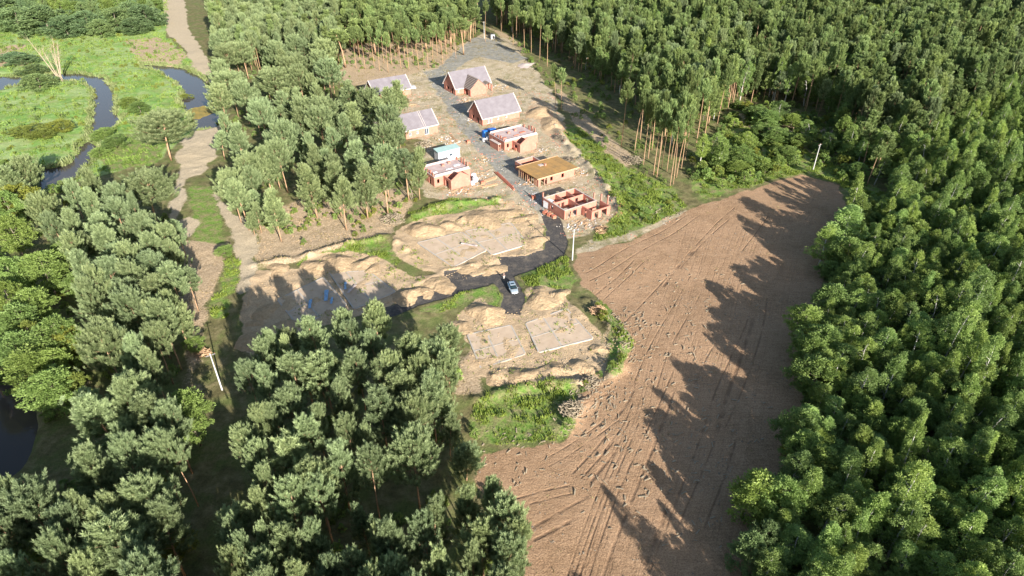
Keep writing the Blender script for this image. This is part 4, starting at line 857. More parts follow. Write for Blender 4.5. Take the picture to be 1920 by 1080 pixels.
# H2: left of the road, gabled with skylight seam
x2, y2 = at(762, 262, 0); h2 = house(None, 0, 'grey-roofed brick house left of the road, its near wall with a tall white window', (x2, y2)); fix(h2)
ring(h2, 13, 10, 3.0, front=[(1.2,2.2,.9,2.2),(4.2,5.1,1.1,2.2),(7.6,9.2,.1,2.4)], right=[(3,5,.9,2.2)], cap=False)
windowpart(h2, 1.2, .12, 1, .9, 2.2, 0); windowpart(h2, 4.2, .12, .9, 1.1, 2.2, 0); windowpart(h2, 7.6, .12, 1.6, .1, 2.4, 0)
gable_wall(h2, 9.3, 3.004, 6.9, 0, 9.65, R(-90)); gable_wall(h2, 9.3, 3.004, 6.9, 13, .35, R(90)); gable_roof(h2, 13, 10, 3.05, 7.4, .2)
m = MB()
for xx in (7.4, 8.1): m.prism([(0 - .1, 3.22), (4.98, 7.66), (4.98, 7.80), (-.1, 3.36)], 'x', xx, xx + .12)
m.build('roof_rails', M['trim'], h2)
# H1: mostly behind pines
x1_, y1_ = at(700, 177, 3); h1 = house(None, 0, 'grey-roofed house half hidden by pines, farthest left of the road', (x1_+.5, y1_+.3)); fix(h1)
ring(h1, 16.5, 9.5, 3.0, front=[(3,4,.9,2.2),(8,9.5,.9,2.2)], right=[(3,5,.9,2.2)], cap=False); windowpart(h1, 3, .12, 1, .9, 2.2, 0)
gable_wall(h1, 8.8, 3.004, 6.7, 0, 9.15, R(-90)); gable_wall(h1, 8.8, 3.004, 6.7, 16.5, .35, R(90)); gable_roof(h1, 16.5, 9.5, 3.05, 7.2)
# roofless houses with slab and pointed wing
def roofless(corner, label, L=14.2, W=10.0, var=0):
    r = house(None, 0, label, corner); h = 3.0
    ring(r, L, W, h, front=[(1.0,1.8,.9,2.2)], left=[(2,3.4,.9,2.2),(5.2,6.4,0,2.2)], right=[(3,4.5,.9,2.2)], back=[(3,5,.9,2.2)], cap=False)
    MB().box(-.05, L+.05, -.05, W+.05, h+.003, h+.22).build('ceiling_slab', M['slab'], r)
    k = .55   # knee walls and stubs on the slab
    place(wall(L-.8, h+.22+k, .25, [], h+.224), .4, .1, 0).build('knee_wall', M['cap'], r)
    place(wall(L-.8, h+.22+k, .25, [], h+.224), L-.4, W-.1, R(180)).build('knee_wall', M['cap'], r)
    for a in ((.5, W-.2), (2.4, W-.2)): pass
    for xx, yy, hh in ((L-.5, 1.4, 1.5), (L-.5, 3.2, 1.9), (L-.5, 5.0, 1.5), (L-.5, 8.0, 1.0), (.15, 1.2, .9), (.15, 2.8, 1.2), (.15, 4.6, .9), (.15, 7, .8)):
        MB().box(xx, xx+.35, yy-.35, yy+.35, h+.224, h+.22+hh).build('brick_stub', M['brick'], r)
    for xx, yy in ((5.2+var, 5.6), (8.6, 6.4)):
        MB().box(xx, xx+.9, yy, yy+.6, h+.224, h+.85).build('chimney_base', M['brick'], r)
    for a, b_ in (((1.2, 2.6), (2.6, 3.3)), ((5.8, 3), (8, 2.6)), ((9.2, 3.6), (11.4, 4.6))): 
        MB().box(a[0], b_[0], min(a[1], b_[1]), max(a[1], b_[1]), h+.224, h+.42).build('block_stack', M['white' if var else 'brickpal'], r)
    wing(r, 3.2, 6.8, 4.9, 3.0, 5.2); return r
h6 = roofless(at(946, 283, 0), 'roofless brick house with pale slab and pointed front wing, beside the blue toilet'); fix(h6)
MB().box(-2.2, -1.0, .6, 6.2, 2.4, 2.6).build('canopy', M['cap'], h6); MB().box(-2.1, -1.8, .7, 6.1, 0, 2.39).build('wall', M['brick'], h6); MB().box(-1.2, -1.05, .7, .9, 0, 2.39).build('post', M['brick'], h6)
h3 = roofless(at(815, 351, 0), 'roofless brick house with pinkish slab and pointed front wing, alone left of the road', 13.0, 9.0, .8); fix(h3)
# H7: formwork deck, back wing open
h7 = house((1009,351), 0, 'brick house shell under a flat rusty orange formwork deck'); fix(h7)
ring(h7, 14.2, 9.6, 2.9, front=[(.9,2.3,0,2.1),(2.6,3.4,0,2.2),(4.6,5.6,.8,2.1),(9.0,10.0,.8,2.1)], left=[(1,3,0,2.2),(4,7,0,2.3)], right=[(3,5,.9,2.2)], cap=False)
m = MB(); 
for k in range(12):
    a = -.9 + 16*k/12; p = MB().box(a+.01, a + 1.32, -.7, 10.3, 2.92 , 3.08 + .012*(k % 3)); o = p.build('deck_panel', M['form'], h7)
MB().box(-1.0, 15.3, -.95, -.72, 2.86, 3.2).build('deck_edge', M['wood'], h7); MB().box(-1.0, 15.3, 10.32, 10.5, 2.86, 3.2).build('deck_edge', M['wood'], h7)
MB().box(5.4, 7.4, 6.6, 8.0, 3.12, 3.22).build('deck_hatch', M['cap'], h7); MB().box(6.9, 7.5, 6.0, 6.6, 3.12, 3.75).build('chimney_base', M['brick'], h7)
for k in range(9):
    MB().tube([(-.7, .2 + k*1.15, 0), (-.7 + .1*(k % 2), .2 + k*1.15, 2.9)], [.06, .06], 5).build('prop', M['wood'], h7)
ring(h7, 7.2, 4.6, 2.7, x0=1.8, y0=10.8, front=[(2,4,0,2.1)], left=[(1,2.6,0,2.1)])
# H8: bare walls
h8 = house((1056,413), 0, 'open red brick wall shell without slab, nearest house right of the road'); h8.location.x += .3; fix(h8)
ring(h8, 11.6, 10.2, 2.8, front=[(1.2,2.2,0,2.1),(3.0,4.4,0,2.1),(6.0,7.4,.0,2.0)], left=[(1,2.2,.9,2.1),(3.4,4.6,.9,2.1)], back=[(2,3.2,.9,2.1),(6,7.2,.9,2.1)], right=[(3,4.2,.9,2.1)])
for mw in (place(wall(10.96, 2.78, .2, [(1.4,2.3,0,2.1),(2.9,3.9,.9,2.1),(5.8,6.6,0,2.1),(8,9,.9,2.1)]), .32, 5.6, 0), place(wall(5.2, 2.78, .2, [(1.5,2.4,0,2.1)]), 5.9, .32, R(90)), place(wall(4.0, 2.78, .2, [(1,1.9,0,2.1)]), 4.4, 5.84, R(90)), place(wall(4.0, 2.78, .2, []), 8.4, 5.84, R(90))):
    mw.build('inner_wall', M['brick'], h8)
MB().box(.31, 11.29, .31, 9.89, .02, .14).build('floor_slab', M['concrete'], h8)
place(wall(6.8, 2.6, .3, [(1.0,2.4,0,2.1),(3.6,5.6,0,2.2)]), 6.2, -4.4, 0).build('wall', M['brick'], h8); place(wall(4.0, 2.6, .3, []), 13.0, -4.09, R(90)).build('wall', M['brick'], h8); place(wall(4.0, 2.6, .3, [(1,2,0,2.1)]), 6.2, -.05, R(-90)).build('wall', M['brick'], h8)
for xx, yy in ((12.4, 2.2), (13.6, .4), (.2, 10.6), (14.6, -1.4)): MB().box(xx, xx+.35, yy, yy+.35, 0, 4.1).build('brick_column', M['brick'], h8)
for k in range(5):
    MB().tube([(.6 + k*.5, -.9 - .1*k, 0), (.7 + k*.5, -.06, 2.2)], [.05, .05], 4).build('prop', M['wood'], h8)

# site cabin behind H3
cx_, cy_ = at(822, 291, 2.6); cab = empty('site_cabin', (cx_, cy_, .1), UA, 'white site cabin with pale green roof behind the left roofless house', 'cabin')
MB().box(0, 8.2, 0, 2.9, 0, 3.3).build('body', M['white'], cab); MB().prism([(-.25, 3.31), (3.15, 3.7), (3.15, 3.82), (-.25, 3.43)], 'x', -.2, 8.4).build('roof', M['cabinroof'], cab)
MB().box(1.2, 2.1, -.05, -.003, .1, 2.2).build('door', M['frame'], cab); w_ = MB().box(4, 5.4, -.05, -.003, 1.1, 2.2).build('window', M['frame'], cab); MB().box(4.1, 5.3, -.07, -.053, 1.2, 2.1).build('pane', M['glass'], w_)

def litter(name, n, mat, label, rows_, lmin, lmax, seed):
    rg = random.Random(seed); m = MB(); k = 0
    while k < n:
        cx0, cy0, rad = rg.choice(rows_); a = rg.random()*6.28; d = rad*rg.random()**.6; x, y = at(cx0, cy0); x += math.cos(a)*d; y += math.sin(a)*d; k += 1
        z = hz(x, y) + .04; l = rg.uniform(lmin, lmax); b_ = rg.gauss(UA, .7); wd_ = rg.uniform(.08, .22)
        m.bar((x, y, z), (x + math.cos(b_)*l, y + math.sin(b_)*l, z + rg.uniform(0, .25)), wd_, wd_*.6)
    o = m.build(name, M[mat]); tag(o, label, 'building waste', None, 'stuff')
SITES = [(940,278,4),(925,262,3),(990,300,4),(985,345,3),(1015,372,4),(1035,398,3.5),(900,330,4),(880,345,3),(860,362,4),(905,300,3),(850,270,3),(830,262,3),(885,225,3),(870,190,3),(1110,418,3.5),(1080,425,3),(800,275,3),(1010,285,3),(1085,325,3),(935,165,4)]
litter('board_scraps', 330, 'wood', 'short boards and offcuts strewn round the houses', SITES, .5, 2.4, 3)
litter('pale_scraps', 260, 'white', 'pale foil, bags and block offcuts strewn round the houses', SITES, .25, .8, 4)
FS = [(1120+60*i, 520+70*j, 9) for i in range(5) for j in range(7)] + [(1090,780,6)]*6 + [(1110,745,5)]*5 + [(1180,655,5)]*4 + [(1170,600,5)]*4 + [(960,850,7)]*3 + [(1250,400,6)]*3
litter('root_scraps', 700, 'dead', 'pale roots and sticks lying over the bare field', FS, .25, 1.1, 8)
litter('dark_scraps', 200, 'dbark', 'dark scraps strewn round the houses', SITES, .3, 1.2, 5)
# ------------------------------------------------------------------ poles
def pole(px, label, H=9.0, rz=0.6, cross=1):
    x, y = at(*px); r = empty('utility_pole', (x, y, hz(x, y)), rz, label, 'utility pole', 'concrete power line poles')
    MB().tube([(0, 0, -.5), (0, 0, H*.5), (0, 0, H)], [.17, .135, .09], 8).build('shaft', M['pole'], r)
    for k in range(cross):
        z = H - .35 - k*.9; a = MB().bar((-.85, 0, z), (.85, 0, z), .12, .12).build('crossarm', M['metal'], r)
        for q in (-.75, -.25, .25, .75): MB().tube([(q, 0, z + .06), (q, 0, z + .3)], [.06, .045], 6).build('insulator', M['insul'], a)
    return r
pole((417,732), 'white concrete pole rising out of the shaded track at left'); pole((1073,488), 'concrete pole with double crossarms at the road bend by the field', cross=2)
pole((1524,320), 'concrete pole at the far corner of the bare field'); pole((908,72), 'farthest concrete pole, next to the small white cabinet')
x, y = at(924, 73); tb = empty('transformer_cabinet', (x, y, .1), R(10), 'small white cabinet beside the farthest pole', 'cabinet'); MB().box(-1.1, 1.1, -.9, .9, 0, 2.2).build('body', M['white'], tb); MB().prism([(-1.0, 2.21), (1.0, 2.21), (1.0, 2.3), (0, 2.6), (-1.0, 2.3)], 'x', -1.2, 1.2).build('roof', M['metal'], tb); MB().box(-.4, .5, -.94, -.903, .1, 2.0).build('door', M['dark'], tb)

# ------------------------------------------------------------------ sand heaps and slabs
def mound(px, wpx, hgt, label, name='sand_pile', mat='sand', asp=1.0, rz=0., jag=.25, grp='heaps of sand round the building lots'):
    x, y = at(*px); _, _, D = proj(x, y, 0.); r = wpx*D/FPX/2*1.1; n = 34; seed = random.randrange(999); z0 = min(hz(x+a, y+b_) for a in (-r*.6, 0, r*.6) for b_ in (-r*.6, 0, r*.6))
    g = np.linspace(-1.15, 1.15, n); A, B = np.meshgrid(g, g); rr = np.hypot(A, B); X = A*r; Y = B*r*asp
    th_ = np.arctan2(B, A); sh = rr*(1 + .22*np.sin(th_*2 + seed) + .14*np.sin(th_*3 + seed*2.3) + .5*jag*fbm(X, Y, r*.9, seed)*2) + .05*fbm(X, Y, 1.1, seed+8)
    hh = hgt*.82*np.clip((1.04 - np.sqrt(sh*sh + .03)), -.18, 1)
    hh = hh*(1 + .38*fbm(X, Y, r*.7, seed+3)) + (hh > 0)*.10*fbm(X, Y, .8, seed+5); zz = z0 + hh - .05
    V = np.stack([X.ravel(), Y.ravel(), (zz - z0).ravel()], 1); ii = np.arange(n*n).reshape(n, n); F = np.stack([ii[:-1, :-1].ravel(), ii[:-1, 1:].ravel(), ii[1:, 1:].ravel(), ii[1:, :-1].ravel()], 1)
    o = link(name, np_mesh(name, V, F, M[mat], True)); o.location = (x, y, z0); o.rotation_euler.z = rz; tag(o, label, name.replace('_', ' '), grp)
for px, wpx, hg, lb in [((508,634),92,1.7,'broad dome of sand in shade at the lower left lot'),((492,588),48,1.0,'low shaded sand heap just above the broad dome'),((480,606),30,.8,'smallest shaded heap at the track side'),((598,500),56,1.6,'rounded sunlit sand heap at the back left of the shaded lot'),((640,492),60,1.9,'tall sand heap behind the shaded slab'),
    ((682,496),50,1.4,'sand heap at the back right of the shaded lot'),((520,505),44,1.2,'low grey sand heap at the far left corner of the shaded lot'),((797,432),62,2.0,'tall rounded heap at the back left of the upper lot'),((842,424),42,1.4,'narrow heap next to the tall one behind the upper lot'),((905,412),66,1.9,'wide heap at the back middle of the upper lot'),
    ((866,414),30,1.3,'small heap between two larger ones behind the upper lot'),((950,402),50,1.2,'ridged heap at the back right of the upper lot'),((982,412),44,1.0,'rough sand ridge close to the road edge'),((1002,452),46,1.3,'heap inside the bend of the dark road'),((768,554),58,1.7,'heap at the tip between both upper lots, by the road'),
    ((820,532),58,1.5,'heap with tracks beside the dark road spur'),((796,548),40,1.1,'middle heap of the roadside chain'),((918,506),54,1.0,'flat rubble heap along the road front of the upper lot'),((880,502),44,.9,'long low heap between slab and road'),((912,588),66,2.3,'large heap left of the parked silver car'),((1014,562),62,1.9,'heap right of the parked silver car'),
    ((1048,556),40,1.3,'small heap at the top right of the lower lot'),((1088,690),56,1.5,'round heap at the lower right corner of the lower lot'),((1040,696),50,1.2,'heap in the rubble strip of the lower lot'),((980,708),56,1.4,'heap casting shade at the front of the lower lot'),((925,708),40,1.0,'small heap at the front left of the lower lot'),
    ((868,612),40,1.0,'low heap at the left rim of the lower lot'),((1010,212),52,2.6,'steep sand heap behind the second grey-roofed house'),((1036,234),56,2.2,'excavated sand heap behind the slab house'),((768,196),22,.9,'small pale heap between the two left grey-roofed houses'),((1125,655),36,1.0,'small heap at the far right tip of the lower lot'),((700,505),34,1.0,'small heap where the shade meets the sun on the left lot')]:
    mound(px, wpx, hg, lb)
mound((773,164), 18, .8, 'bright white gravel heap beside the half-hidden house', 'gravel_pile', 'white', grp=None)
mound((985,122), 34, .9, 'flat white gravel heap behind the farthest house', 'gravel_pile', 'cap', grp=None)
def slab(pts, label, grp='foundation slabs in the sand lots'):
    P = poly(pts); c = P.mean(0); z = np.mean([hz(*p) for p in list(P) + [c]]) + .07; P = P - c
    r = empty('foundation_slab', (c[0], c[1], 0), 0, label, 'foundation', grp)
    MB().prism([tuple(p) for p in P], 'z', z - .6, z).build('slab', M['slabsand'], r)
    m = MB(); n = len(P)
    for i in range(n):
        a = P[i]; b_ = P[(i+1) % n]; d = (b_ - a)/np.hypot(*(b_ - a)); a2 = a + d*.25; b2 = b_ - d*.25; m.bar((a2[0], a2[1], z - .12), (b2[0], b2[1], z - .12), .30, .30)
    m.build('edge_beam', M['concrete'], r)
    for f in (.42,):
        a = P[0]*(1-f) + P[1]*f; b_ = P[3]*(1-f) + P[2]*f; MB().bar((a[0], a[1], z + .0), (b_[0], b_[1], z + .0), .3, .06).build('inner_beam', M['concrete'], r)
    a = P[0]*.5 + P[3]*.5; b_ = P[1]*.5 + P[2]*.5; MB().bar((a[0], a[1], z + .01), (b_[0], b_[1], z + .01), .26, .05).build('inner_beam', M['concrete'], r)
M['slabsand'] = simple('sand_filled_slab', (.50, .39, .28), (.40, .30, .21), .5, bd=.05)
slab([(520,562),(606,520),(650,572),(560,612)], 'left shaded foundation slab, streaked with blue film'); slab([(618,512),(690,508),(742,548),(664,580)], 'right half-shaded foundation slab behind the heaps')
slab([(782,456),(866,436),(912,470),(850,502)], 'left foundation slab of the upper sunlit lot'); slab([(872,434),(958,418),(990,458),(922,478)], 'right foundation slab of the upper sunlit lot')
slab([(876,628),(958,610),(985,664),(902,692)], 'left foundation slab of the lower lot'); slab([(985,608),(1062,580),(1112,636),(1010,662)], 'right foundation slab of the lower lot, beside the field')

# ------------------------------------------------------------------ films, toilet, pallets, timber
def sheet(px, wd, ln, rz, mat, label, name, cat, z=.35, grp=None):
    x, y = at(*px); n = 7; V = []; 
    for i in range(n):
        for j in range(4): V.append(((i/(n-1) - .5)*ln, (j/3 - .5)*wd + random.uniform(-.12, .12), random.uniform(0, .14)))
    F = [(i*4+j, (i+1)*4+j, (i+1)*4+j+1, i*4+j+1) for i in range(n-1) for j in range(3)]
    me = bpy.data.meshes.new(name); me.from_pydata(V, [], F); me.materials.append(M[mat]); o = link(name, me); o.location = (x, y, z); o.rotation_euler.z = rz; so = o.modifiers.new('s', 'SOLIDIFY'); so.thickness = .02; tag(o, label, cat, grp)
for px, w_, l_, lb in [((582,572),.7,3.6,'leftmost short strip of blue film on the shaded slab'),((612,556),.8,4.6,'bright middle strip of blue film on the shaded slab'),((622,566),.5,2.6,'small offcut of blue film below the bright strip'),((648,538),.5,3.2,'rightmost pale strip of blue film on the shaded lot')]:
    sheet(px, w_, l_, R(100), 'paleblue', lb, 'blue_film', 'plastic film', grp='strips of blue film on the shaded slab')
sheet((880,462), .8, 4.5, R(-20), 'cap', 'pale plastic sheet lying on the upper slab', 'plastic_sheet', 'plastic sheet', .5)
sheet((660,545), .6, 3.5, R(70), 'cap', 'white plastic strip on the half-shaded slab', 'plastic_sheet', 'plastic sheet', .5)
x, y = at(909, 258); t_ = empty('portable_toilet', (x, y, .15), UA, 'blue portable toilet at the roadside by the slab house', 'toilet')
MB().box(-.7, .7, -.7, .7, 0, 2.3).build('cabin', M['blue'], t_); MB().prism([(-.78, 2.31), (.78, 2.31), (.6, 2.55), (-.6, 2.55)], 'x', -.78, .78).build('roof', M['blue'], t_); MB().box(-.4, .4, -.75, -.703, .1, 2.1).build('door', M['paleblue'], t_)
x, y = at(922, 247); o = link('tarpaulin', MB().prism([(-1.6, 0), (1.6, 0), (1.2, .9), (-.8, 1.1)], 'x', -1.3, 1.3).mesh('tarpaulin', M['blue'])); o.location = (x, y, .2); o.rotation_euler.z = UA; tag(o, 'blue tarpaulin over a stack in the shade of the grey-roofed house', 'tarpaulin')
def bag(px, label, s=1.0, mat='white', grp='white bulk bags standing by the houses'):
    x, y = at(*px); bm = bmesh.new(); bmesh.ops.create_cube(bm, size=1.1*s); bmesh.ops.bevel(bm, geom=bm.edges, offset=.22*s, segments=3, affect='EDGES'); 
    for v in bm.verts: v.co += Vector((random.uniform(-.04, .04), random.uniform(-.04, .04), 0)); 
    me = bpy.data.meshes.new('bulk_bag'); bm.to_mesh(me); bm.free(); me.materials.append(M[mat]); o = link('bulk_bag', me); o.location = (x, y, .6*s); o.rotation_euler.z = random.random(); o.scale = (1, 1, .95); tag(o, label, 'bulk bag', grp)
for px, lb, s in [((908,266),'white bulk bag in front of the blue toilet, left one',1.2),((916,263),'white bulk bag in front of the blue toilet, right one',1.3),((888,333),'upper white bulk bag beside the left roofless house',1.3),((891,341),'middle white bulk bag beside the left roofless house',1.5),((886,347),'lowest white bulk bag beside the left roofless house',1.2)]: bag(px, lb, s)
x, y = at(1028, 389); t_ = empty('tool_trailer', (x, y, .1), UA+.2, 'small white box container beside the open brick shell', 'container'); MB().box(-1.2, 1.2, -.9, .9, .2, 2.0).build('body', M['white'], t_); MB().box(-1.3, 1.3, -1.0, 1.0, 2.003, 2.1).build('roof', M['white'], t_); MB().box(-1.0, 1.0, -.8, .8, 0, .195).build('skid', M['dark'], t_)
def pallet(px, label, rz=UA, nx_=3, ny_=3, nz_=3, mat='brickpal'):
    x, y = at(*px); r = empty('brick_pallet', (x, y, hz(x, y)+.02), rz, label, 'brick pallet', 'pallets and stacks of red blocks')
    MB().box(-.6, .6, -.5, .5, 0, .12).build('pallet', M['wood'], r); m0 = None
    for k in range(nz_):
        for i in range(nx_):
            bb = MB().box(-.58 + i*.39, -.22 + i*.39, -.48, .48, .125 + k*.25, .365 + k*.25).build('block', M[mat], r)
for i, (px, lb) in enumerate([((1022,400),'red block pallet left of the white container, upper'),((1030,404),'red block pallet in front of the white container'),((1038,408),'red block pallet nearest the open brick shell'),((905,345),'red block pallet at the left end of the planks'),((878,268),'dark block pallet at the road edge opposite the slab house'),((955,272),'block pallet in front of the slab house'),((968,283),'block pallet at the wing of the slab house'),((1000,372),'block pallet between formwork house and road')]): pallet(px, lb, UA + random.uniform(-.3, .3))
def timber(px1, px2, wd, n, label, mat='wood', hgt=.2, name='timber_stack', grp='stacks of building timber'):
    a = np.array(at(*px1)); b_ = np.array(at(*px2)); L = np.hypot(*(b_ - a)); rz = math.atan2(*(b_ - a)[::-1]); z = hz(*(a*.5 + b_*.5)); r = empty(name, (a[0], a[1], z + .03), rz, label, 'timber stack', grp)
    for k in range(n):
        y0 = (k + .5)/n*wd - wd/2; MB().box(random.uniform(0, .15*L), L*random.uniform(.85, 1), y0 - wd/n*.36, y0 + wd/n*.36, 0, hgt*random.uniform(.7, 1.2)).build('plank', M[mat], r)
timber((928,322), (966,358), .9, 3, 'long row of red lintels lying along the road edge', 'brickpal', .5)
timber((905,342), (932,332), 1.6, 6, 'loose planks spread beside the red lintels, upper bundle'); timber((902,352), (934,345), 1.4, 5, 'loose planks spread beside the red lintels, lower bundle'); timber((845,252),(858,270), .8, 3, 'dark beams beside the grey-roofed house left of the road')
timber((975,300),(990,310), .8, 3, 'boards lying before the formwork house')
def brush(px, wpx, hgt, n, label, mat='dead'):
    x, y = at(*px); _, _, D = proj(x, y, 0.); r = wpx*D/FPX/2; m = MB()
    for k in range(n):
        a = random.random()*6.28; d = r*math.sqrt(random.random())*.9; c = Vector((math.cos(a)*d, math.sin(a)*d, hgt*(1 - (d/r)**2)*random.random())); b_ = random.random()*6.28; l = random.uniform(.5, 1.4)
        v = Vector((math.cos(b_), math.sin(b_), random.uniform(-.25, .7)))*l; m.tube([c - v*.5, c + v*.5], [.10*random.uniform(.5, 1.3), .04], 4)
    o = m.build('brush_pile', M[mat], None); o.location = (x, y, hz(x, y)); tag(o, label, 'brush pile', 'piles of roots and branches')
brush((737,412), 54, 1.6, 240, 'pale brush pile under the pines above the upper lot'); brush((1188,303), 44, 1.8, 220, 'brush pile with roots behind the houses'); brush((795,272), 40, 1.0, 150, 'low pile of branches below the grey-roofed house left of the road')
brush((1130,432), 34, 1.0, 120, 'reddish brush pile at the field corner near the road bend', 'wood'); brush((1070,775), 50, 1.2, 200, 'tangle of stumps and roots on the field margin below the lots'); brush((1120,590), 34, .9, 120, 'reddish brush at the field side of the lower lot', 'wood'); brush((1105,720), 40, 1.0, 140, 'grey roots at the lower right corner of the lower lot')
brush((382,664), 30, .9, 110, 'reddish branches by the leaning pole', 'wood'); brush((1065,300), 30, 1.0, 110, 'grey branches on the bank behind the formwork house', 'dbark'); brush((1050,262), 24, 1.2, 90, 'dark heap of roots at the top of the bank', 'dbark')

# dead tree
x, y = at(115, 150); dt = empty('dead_tree', (x, y, hz(x, y)), 0, 'bare bleached dead tree with several stems over the river bend', 'dead tree'); m = MB(); br = MB()
for k in range(6):
    a = -1.9 + k*.75; ln = random.uniform(14, 19); top = Vector((math.cos(a)*3 + (k - 3.2)*2.1, 1.0 + math.sin(a), ln)); b0_ = Vector((random.uniform(-.6, .6), random.uniform(-.5, .5), -.2)); mid = b0_.lerp(top, .5) + Vector((random.uniform(-.3, .3), 0, .3))
    m.tube([b0_, mid, top], [.28, .17, .05], 6)
    for q in range(22):
        f = random.uniform(.45, .98); s = (mid.lerp(top, (f - .5)*2) if f > .5 else b0_.lerp(mid, f*2)); e = s + Vector((random.uniform(-2.4, 2.4), random.uniform(-1.5, 1.5), random.uniform(1.2, 3.4))); br.tube([s, e], [.06, .02], 3)
m.build('stems', M['dead'], dt); br.build('branches', M['dead'], dt)
x, y = at(118, 152); o = MB().tube([(0, 0, 0.2), (-2.6, 2.2, 2.6), (-3.2, 3, 4.6)], [.22, .16, .08], 6).build('fallen_trunk', M['dead']); o.location = (x+.5, y-1, hz(x, y)); tag(o, 'broken bleached trunk leaning beside the dead tree', 'trunk')
# leaning bare tree near left roofless house
x, y = at(773, 376); o = MB().tube([(0, 0, -.1), (-1.2, 1.5, 2.4), (-4.2, 4.5, 4.6)], [.14, .11, .05], 6).tube([(.3, 0, -.1), (-.2, 1.2, 2.6), (-1.8, 3.0, 5.2)], [.12, .1, .04], 6).build('leaning_trunk', M['dbark']); o.location = (x, y, hz(x, y)); tag(o, 'forked dark trunk leaning left of the roofless house', 'trunk')
# floating weed on the pool
x, y = at(372, 208)
a = np.linspace(0, 6.283, 40, endpoint=False); rr_ = 1 + .18*np.sin(a*3+1) + .12*np.sin(a*5) + .06*np.sin(a*11); o = link('water_weed', MB().prism([(5.6*q*math.cos(t), 8.5*q*math.sin(t)) for q, t in zip(rr_, a)], 'z', -.88, -.80).mesh('water_weed', M['weed'])); o.location = (x, y, 0); tag(o, 'patch of ochre water weed floating on the creek pool', 'water weed')

# ------------------------------------------------------------------ the car
def car():
    a = np.array(at(957, 534)); b_ = np.array(at(966, 555)); rz = math.atan2(b_[1]-a[1], b_[0]-a[0]); c = (a + b_)/2
    r = empty('parked_car', (c[0], c[1], hz(*c) + .02), rz, 'silver car with dark glass roof parked on the dark spur', 'car')
    # cross sections along x (rear -2.3 .. front 2.3): half width, height profile
    def loft(secs, n=12):
        m = MB(); rings = []
        for x_, hw, zl, zh, rd in secs:
            base = len(m.v); rings.append(base)
            pts = [(-hw*.93, zl), (-hw, zl + .2), (-hw, zh - rd*1.3), (-hw*.94, zh - rd*.35), (-hw*.75, zh), (0, zh + .03), (hw*.75, zh), (hw*.94, zh - rd*.35), (hw, zh - rd*1.3), (hw, zl + .2), (hw*.93, zl)]
            m.v += [(x_, p, q) for p, q in pts]; k = len(pts)
        for p, q in zip(rings, rings[1:]):
            for i in range(k): m.f.append((p+i, p+(i+1) % k, q+(i+1) % k, q+i))
        m.f.append(tuple(range(rings[0], rings[0]+k))); m.f.append(tuple(range(rings[-1], rings[-1]+k))[::-1]); return m
    loft([(-2.32,.72,.35,.72,.1),(-2.22,.84,.28,.92,.12),(-1.7,.9,.25,1.0,.12),(-.8,.91,.24,1.0,.1),(.5,.91,.24,.98,.1),(1.2,.9,.24,.94,.12),(1.9,.86,.26,.84,.14),(2.2,.76,.3,.7,.14),(2.34,.58,.36,.58,.1)]).build('body', M['silver'], r, True)
    loft([(-2.0,.70,.98,1.02,.02),(-1.55,.66,.98,1.36,.08),(-.9,.65,.98,1.46,.08),(.2,.65,.98,1.45,.08),(.55,.67,.98,1.3,.08),(1.15,.74,.93,.96,.02)]).build('cabin_glass', M['carglass'], r, True)
    MB().prism([(-1.5, 1.42), (-.9, 1.515), (.15, 1.505), (.3, 1.47), (.3, 1.43), (.15, 1.46), (-.9, 1.47), (-1.5, 1.36)], 'y', -.56, .56).build('roof_panel', M['silver'], r)
    MB().box(-.55, -.1, -.42, .42, 1.512, 1.53).build('sunroof', M['carglass'], r)
    for s in (-1, 1):
        for x0_, x1_ in ((-.75, -.65), (.1, .16)): MB().bar((x0_, s*.70, 1.0), (x1_, s*.60, 1.47), .06, .05).build('pillar', M['silver'], r)
        MB().box(-1.5, .3, s*.60-.03, s*.60+.03, 1.44, 1.50).build('roof_rail', M['silver'], r)
        MB().box(.75, .95, s*.98-.09, s*.98+.09, .92, 1.06).build('mirror', M['silver'], r)
        MB().box(2.06, 2.28, s*.6-.14, s*.6+.14, .56, .7).build('headlight', M['frame'], r); MB().box(-2.31, -2.2, s*.7-.1, s*.7+.1, .7, .88).build('tail_light', M['insul'], r)
        for xw in (-1.4, 1.4):
            t_ = MB().tube([(xw, s*.93, .33), (xw, s*.70, .33)], [.33, .33], 16).build('wheel', M['tyre'], r); MB().tube([(xw, s*.945, .33), (xw, s*.9, .33)], [.21, .21], 10).build('rim', M['metal'], t_)
    MB().box(2.28, 2.33, -.35, .35, .42, .55).build('grille', M['dark'], r)
car()
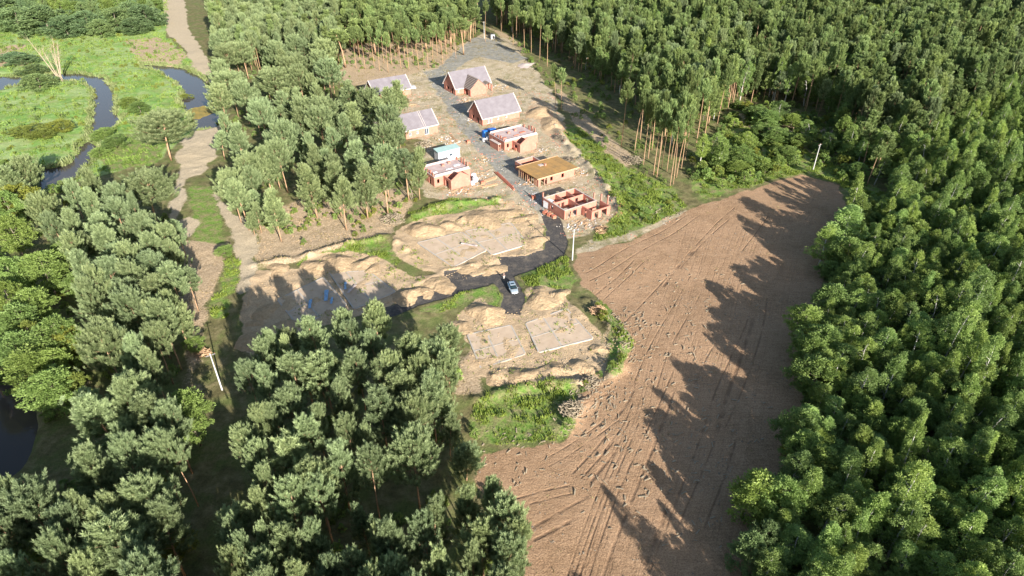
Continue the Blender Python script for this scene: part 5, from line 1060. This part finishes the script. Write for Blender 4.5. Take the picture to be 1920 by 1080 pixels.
# ------------------------------------------------------------------ the person
def person():
    x, y = at(945, 524); z = hz(x, y); r = empty('person', (x, y, z), R(200), 'person in dark top and light trousers standing at the rear of the silver car', 'person')
    def skin(name, vs, es, rs, mat, parent, sub=2):
        me = bpy.data.meshes.new(name); me.from_pydata(vs, es, []); me.materials.append(mat); o = link(name, me, None, parent); k = o.modifiers.new('skin', 'SKIN'); k.use_smooth_shade = True
        for i, q in enumerate(rs): me.skin_vertices[0].data[i].radius = (q, q*.8) 
        me.skin_vertices[0].data[0].use_root = True; s_ = o.modifiers.new('sub', 'SUBSURF'); s_.levels = sub; s_.render_levels = sub; return o
    vs = [(0,0,.98),(0,0,1.15),(0,0,1.38),(0,.0,1.5),(0,.01,1.56),(0,.02,1.66),(0,.01,1.74),(.18,0,1.42),(.25,.0,1.15),(.27,.1,.93),(.27,.14,.84),(-.18,0,1.42),(-.25,0,1.15),(-.24,.14,.95),(-.22,.2,.88),(.1,0,.9),(.11,.03,.5),(.12,0,.1),(.13,.14,.04),(-.1,0,.9),(-.12,.02,.5),(-.14,-.04,.1),(-.15,.1,.04)]
    es = [(0,1),(1,2),(2,3),(3,4),(4,5),(5,6),(2,7),(7,8),(8,9),(9,10),(2,11),(11,12),(12,13),(13,14),(0,15),(15,16),(16,17),(17,18),(0,19),(19,20),(20,21),(21,22)]
    rs = [.15,.14,.15,.06,.055,.1,.08,.06,.045,.035,.04,.06,.045,.035,.04,.09,.065,.045,.04,.09,.065,.045,.04]
    body = skin('body', vs, es, rs, M['skin'], r)
    skin('top', [(0,0,1.0),(0,0,1.15),(0,0,1.40),(.19,0,1.42),(.245,0,1.2),(-.19,0,1.42),(-.245,0,1.2)], [(0,1),(1,2),(2,3),(3,4),(2,5),(5,6)], [.165,.16,.165,.075,.06,.075,.06], M['tee'], r)
    skin('trousers', [(0,0,.98),(.1,0,.9),(.11,.03,.5),(.12,0,.14),(-.1,0,.9),(-.12,.02,.5),(-.14,-.04,.14)], [(0,1),(1,2),(2,3),(0,4),(4,5),(5,6)], [.16,.105,.08,.07,.105,.08,.07], M['trous'], r)
    skin('hair', [(0,-.01,1.70),(0,-.02,1.77)], [(0,1)], [.11,.09], M['hair'], r)
person()
print('TRIS', sum(len(o.data.polygons) for o in S.objects if o.type == 'MESH' and o.name.split('.')[0] not in ('crown',)))
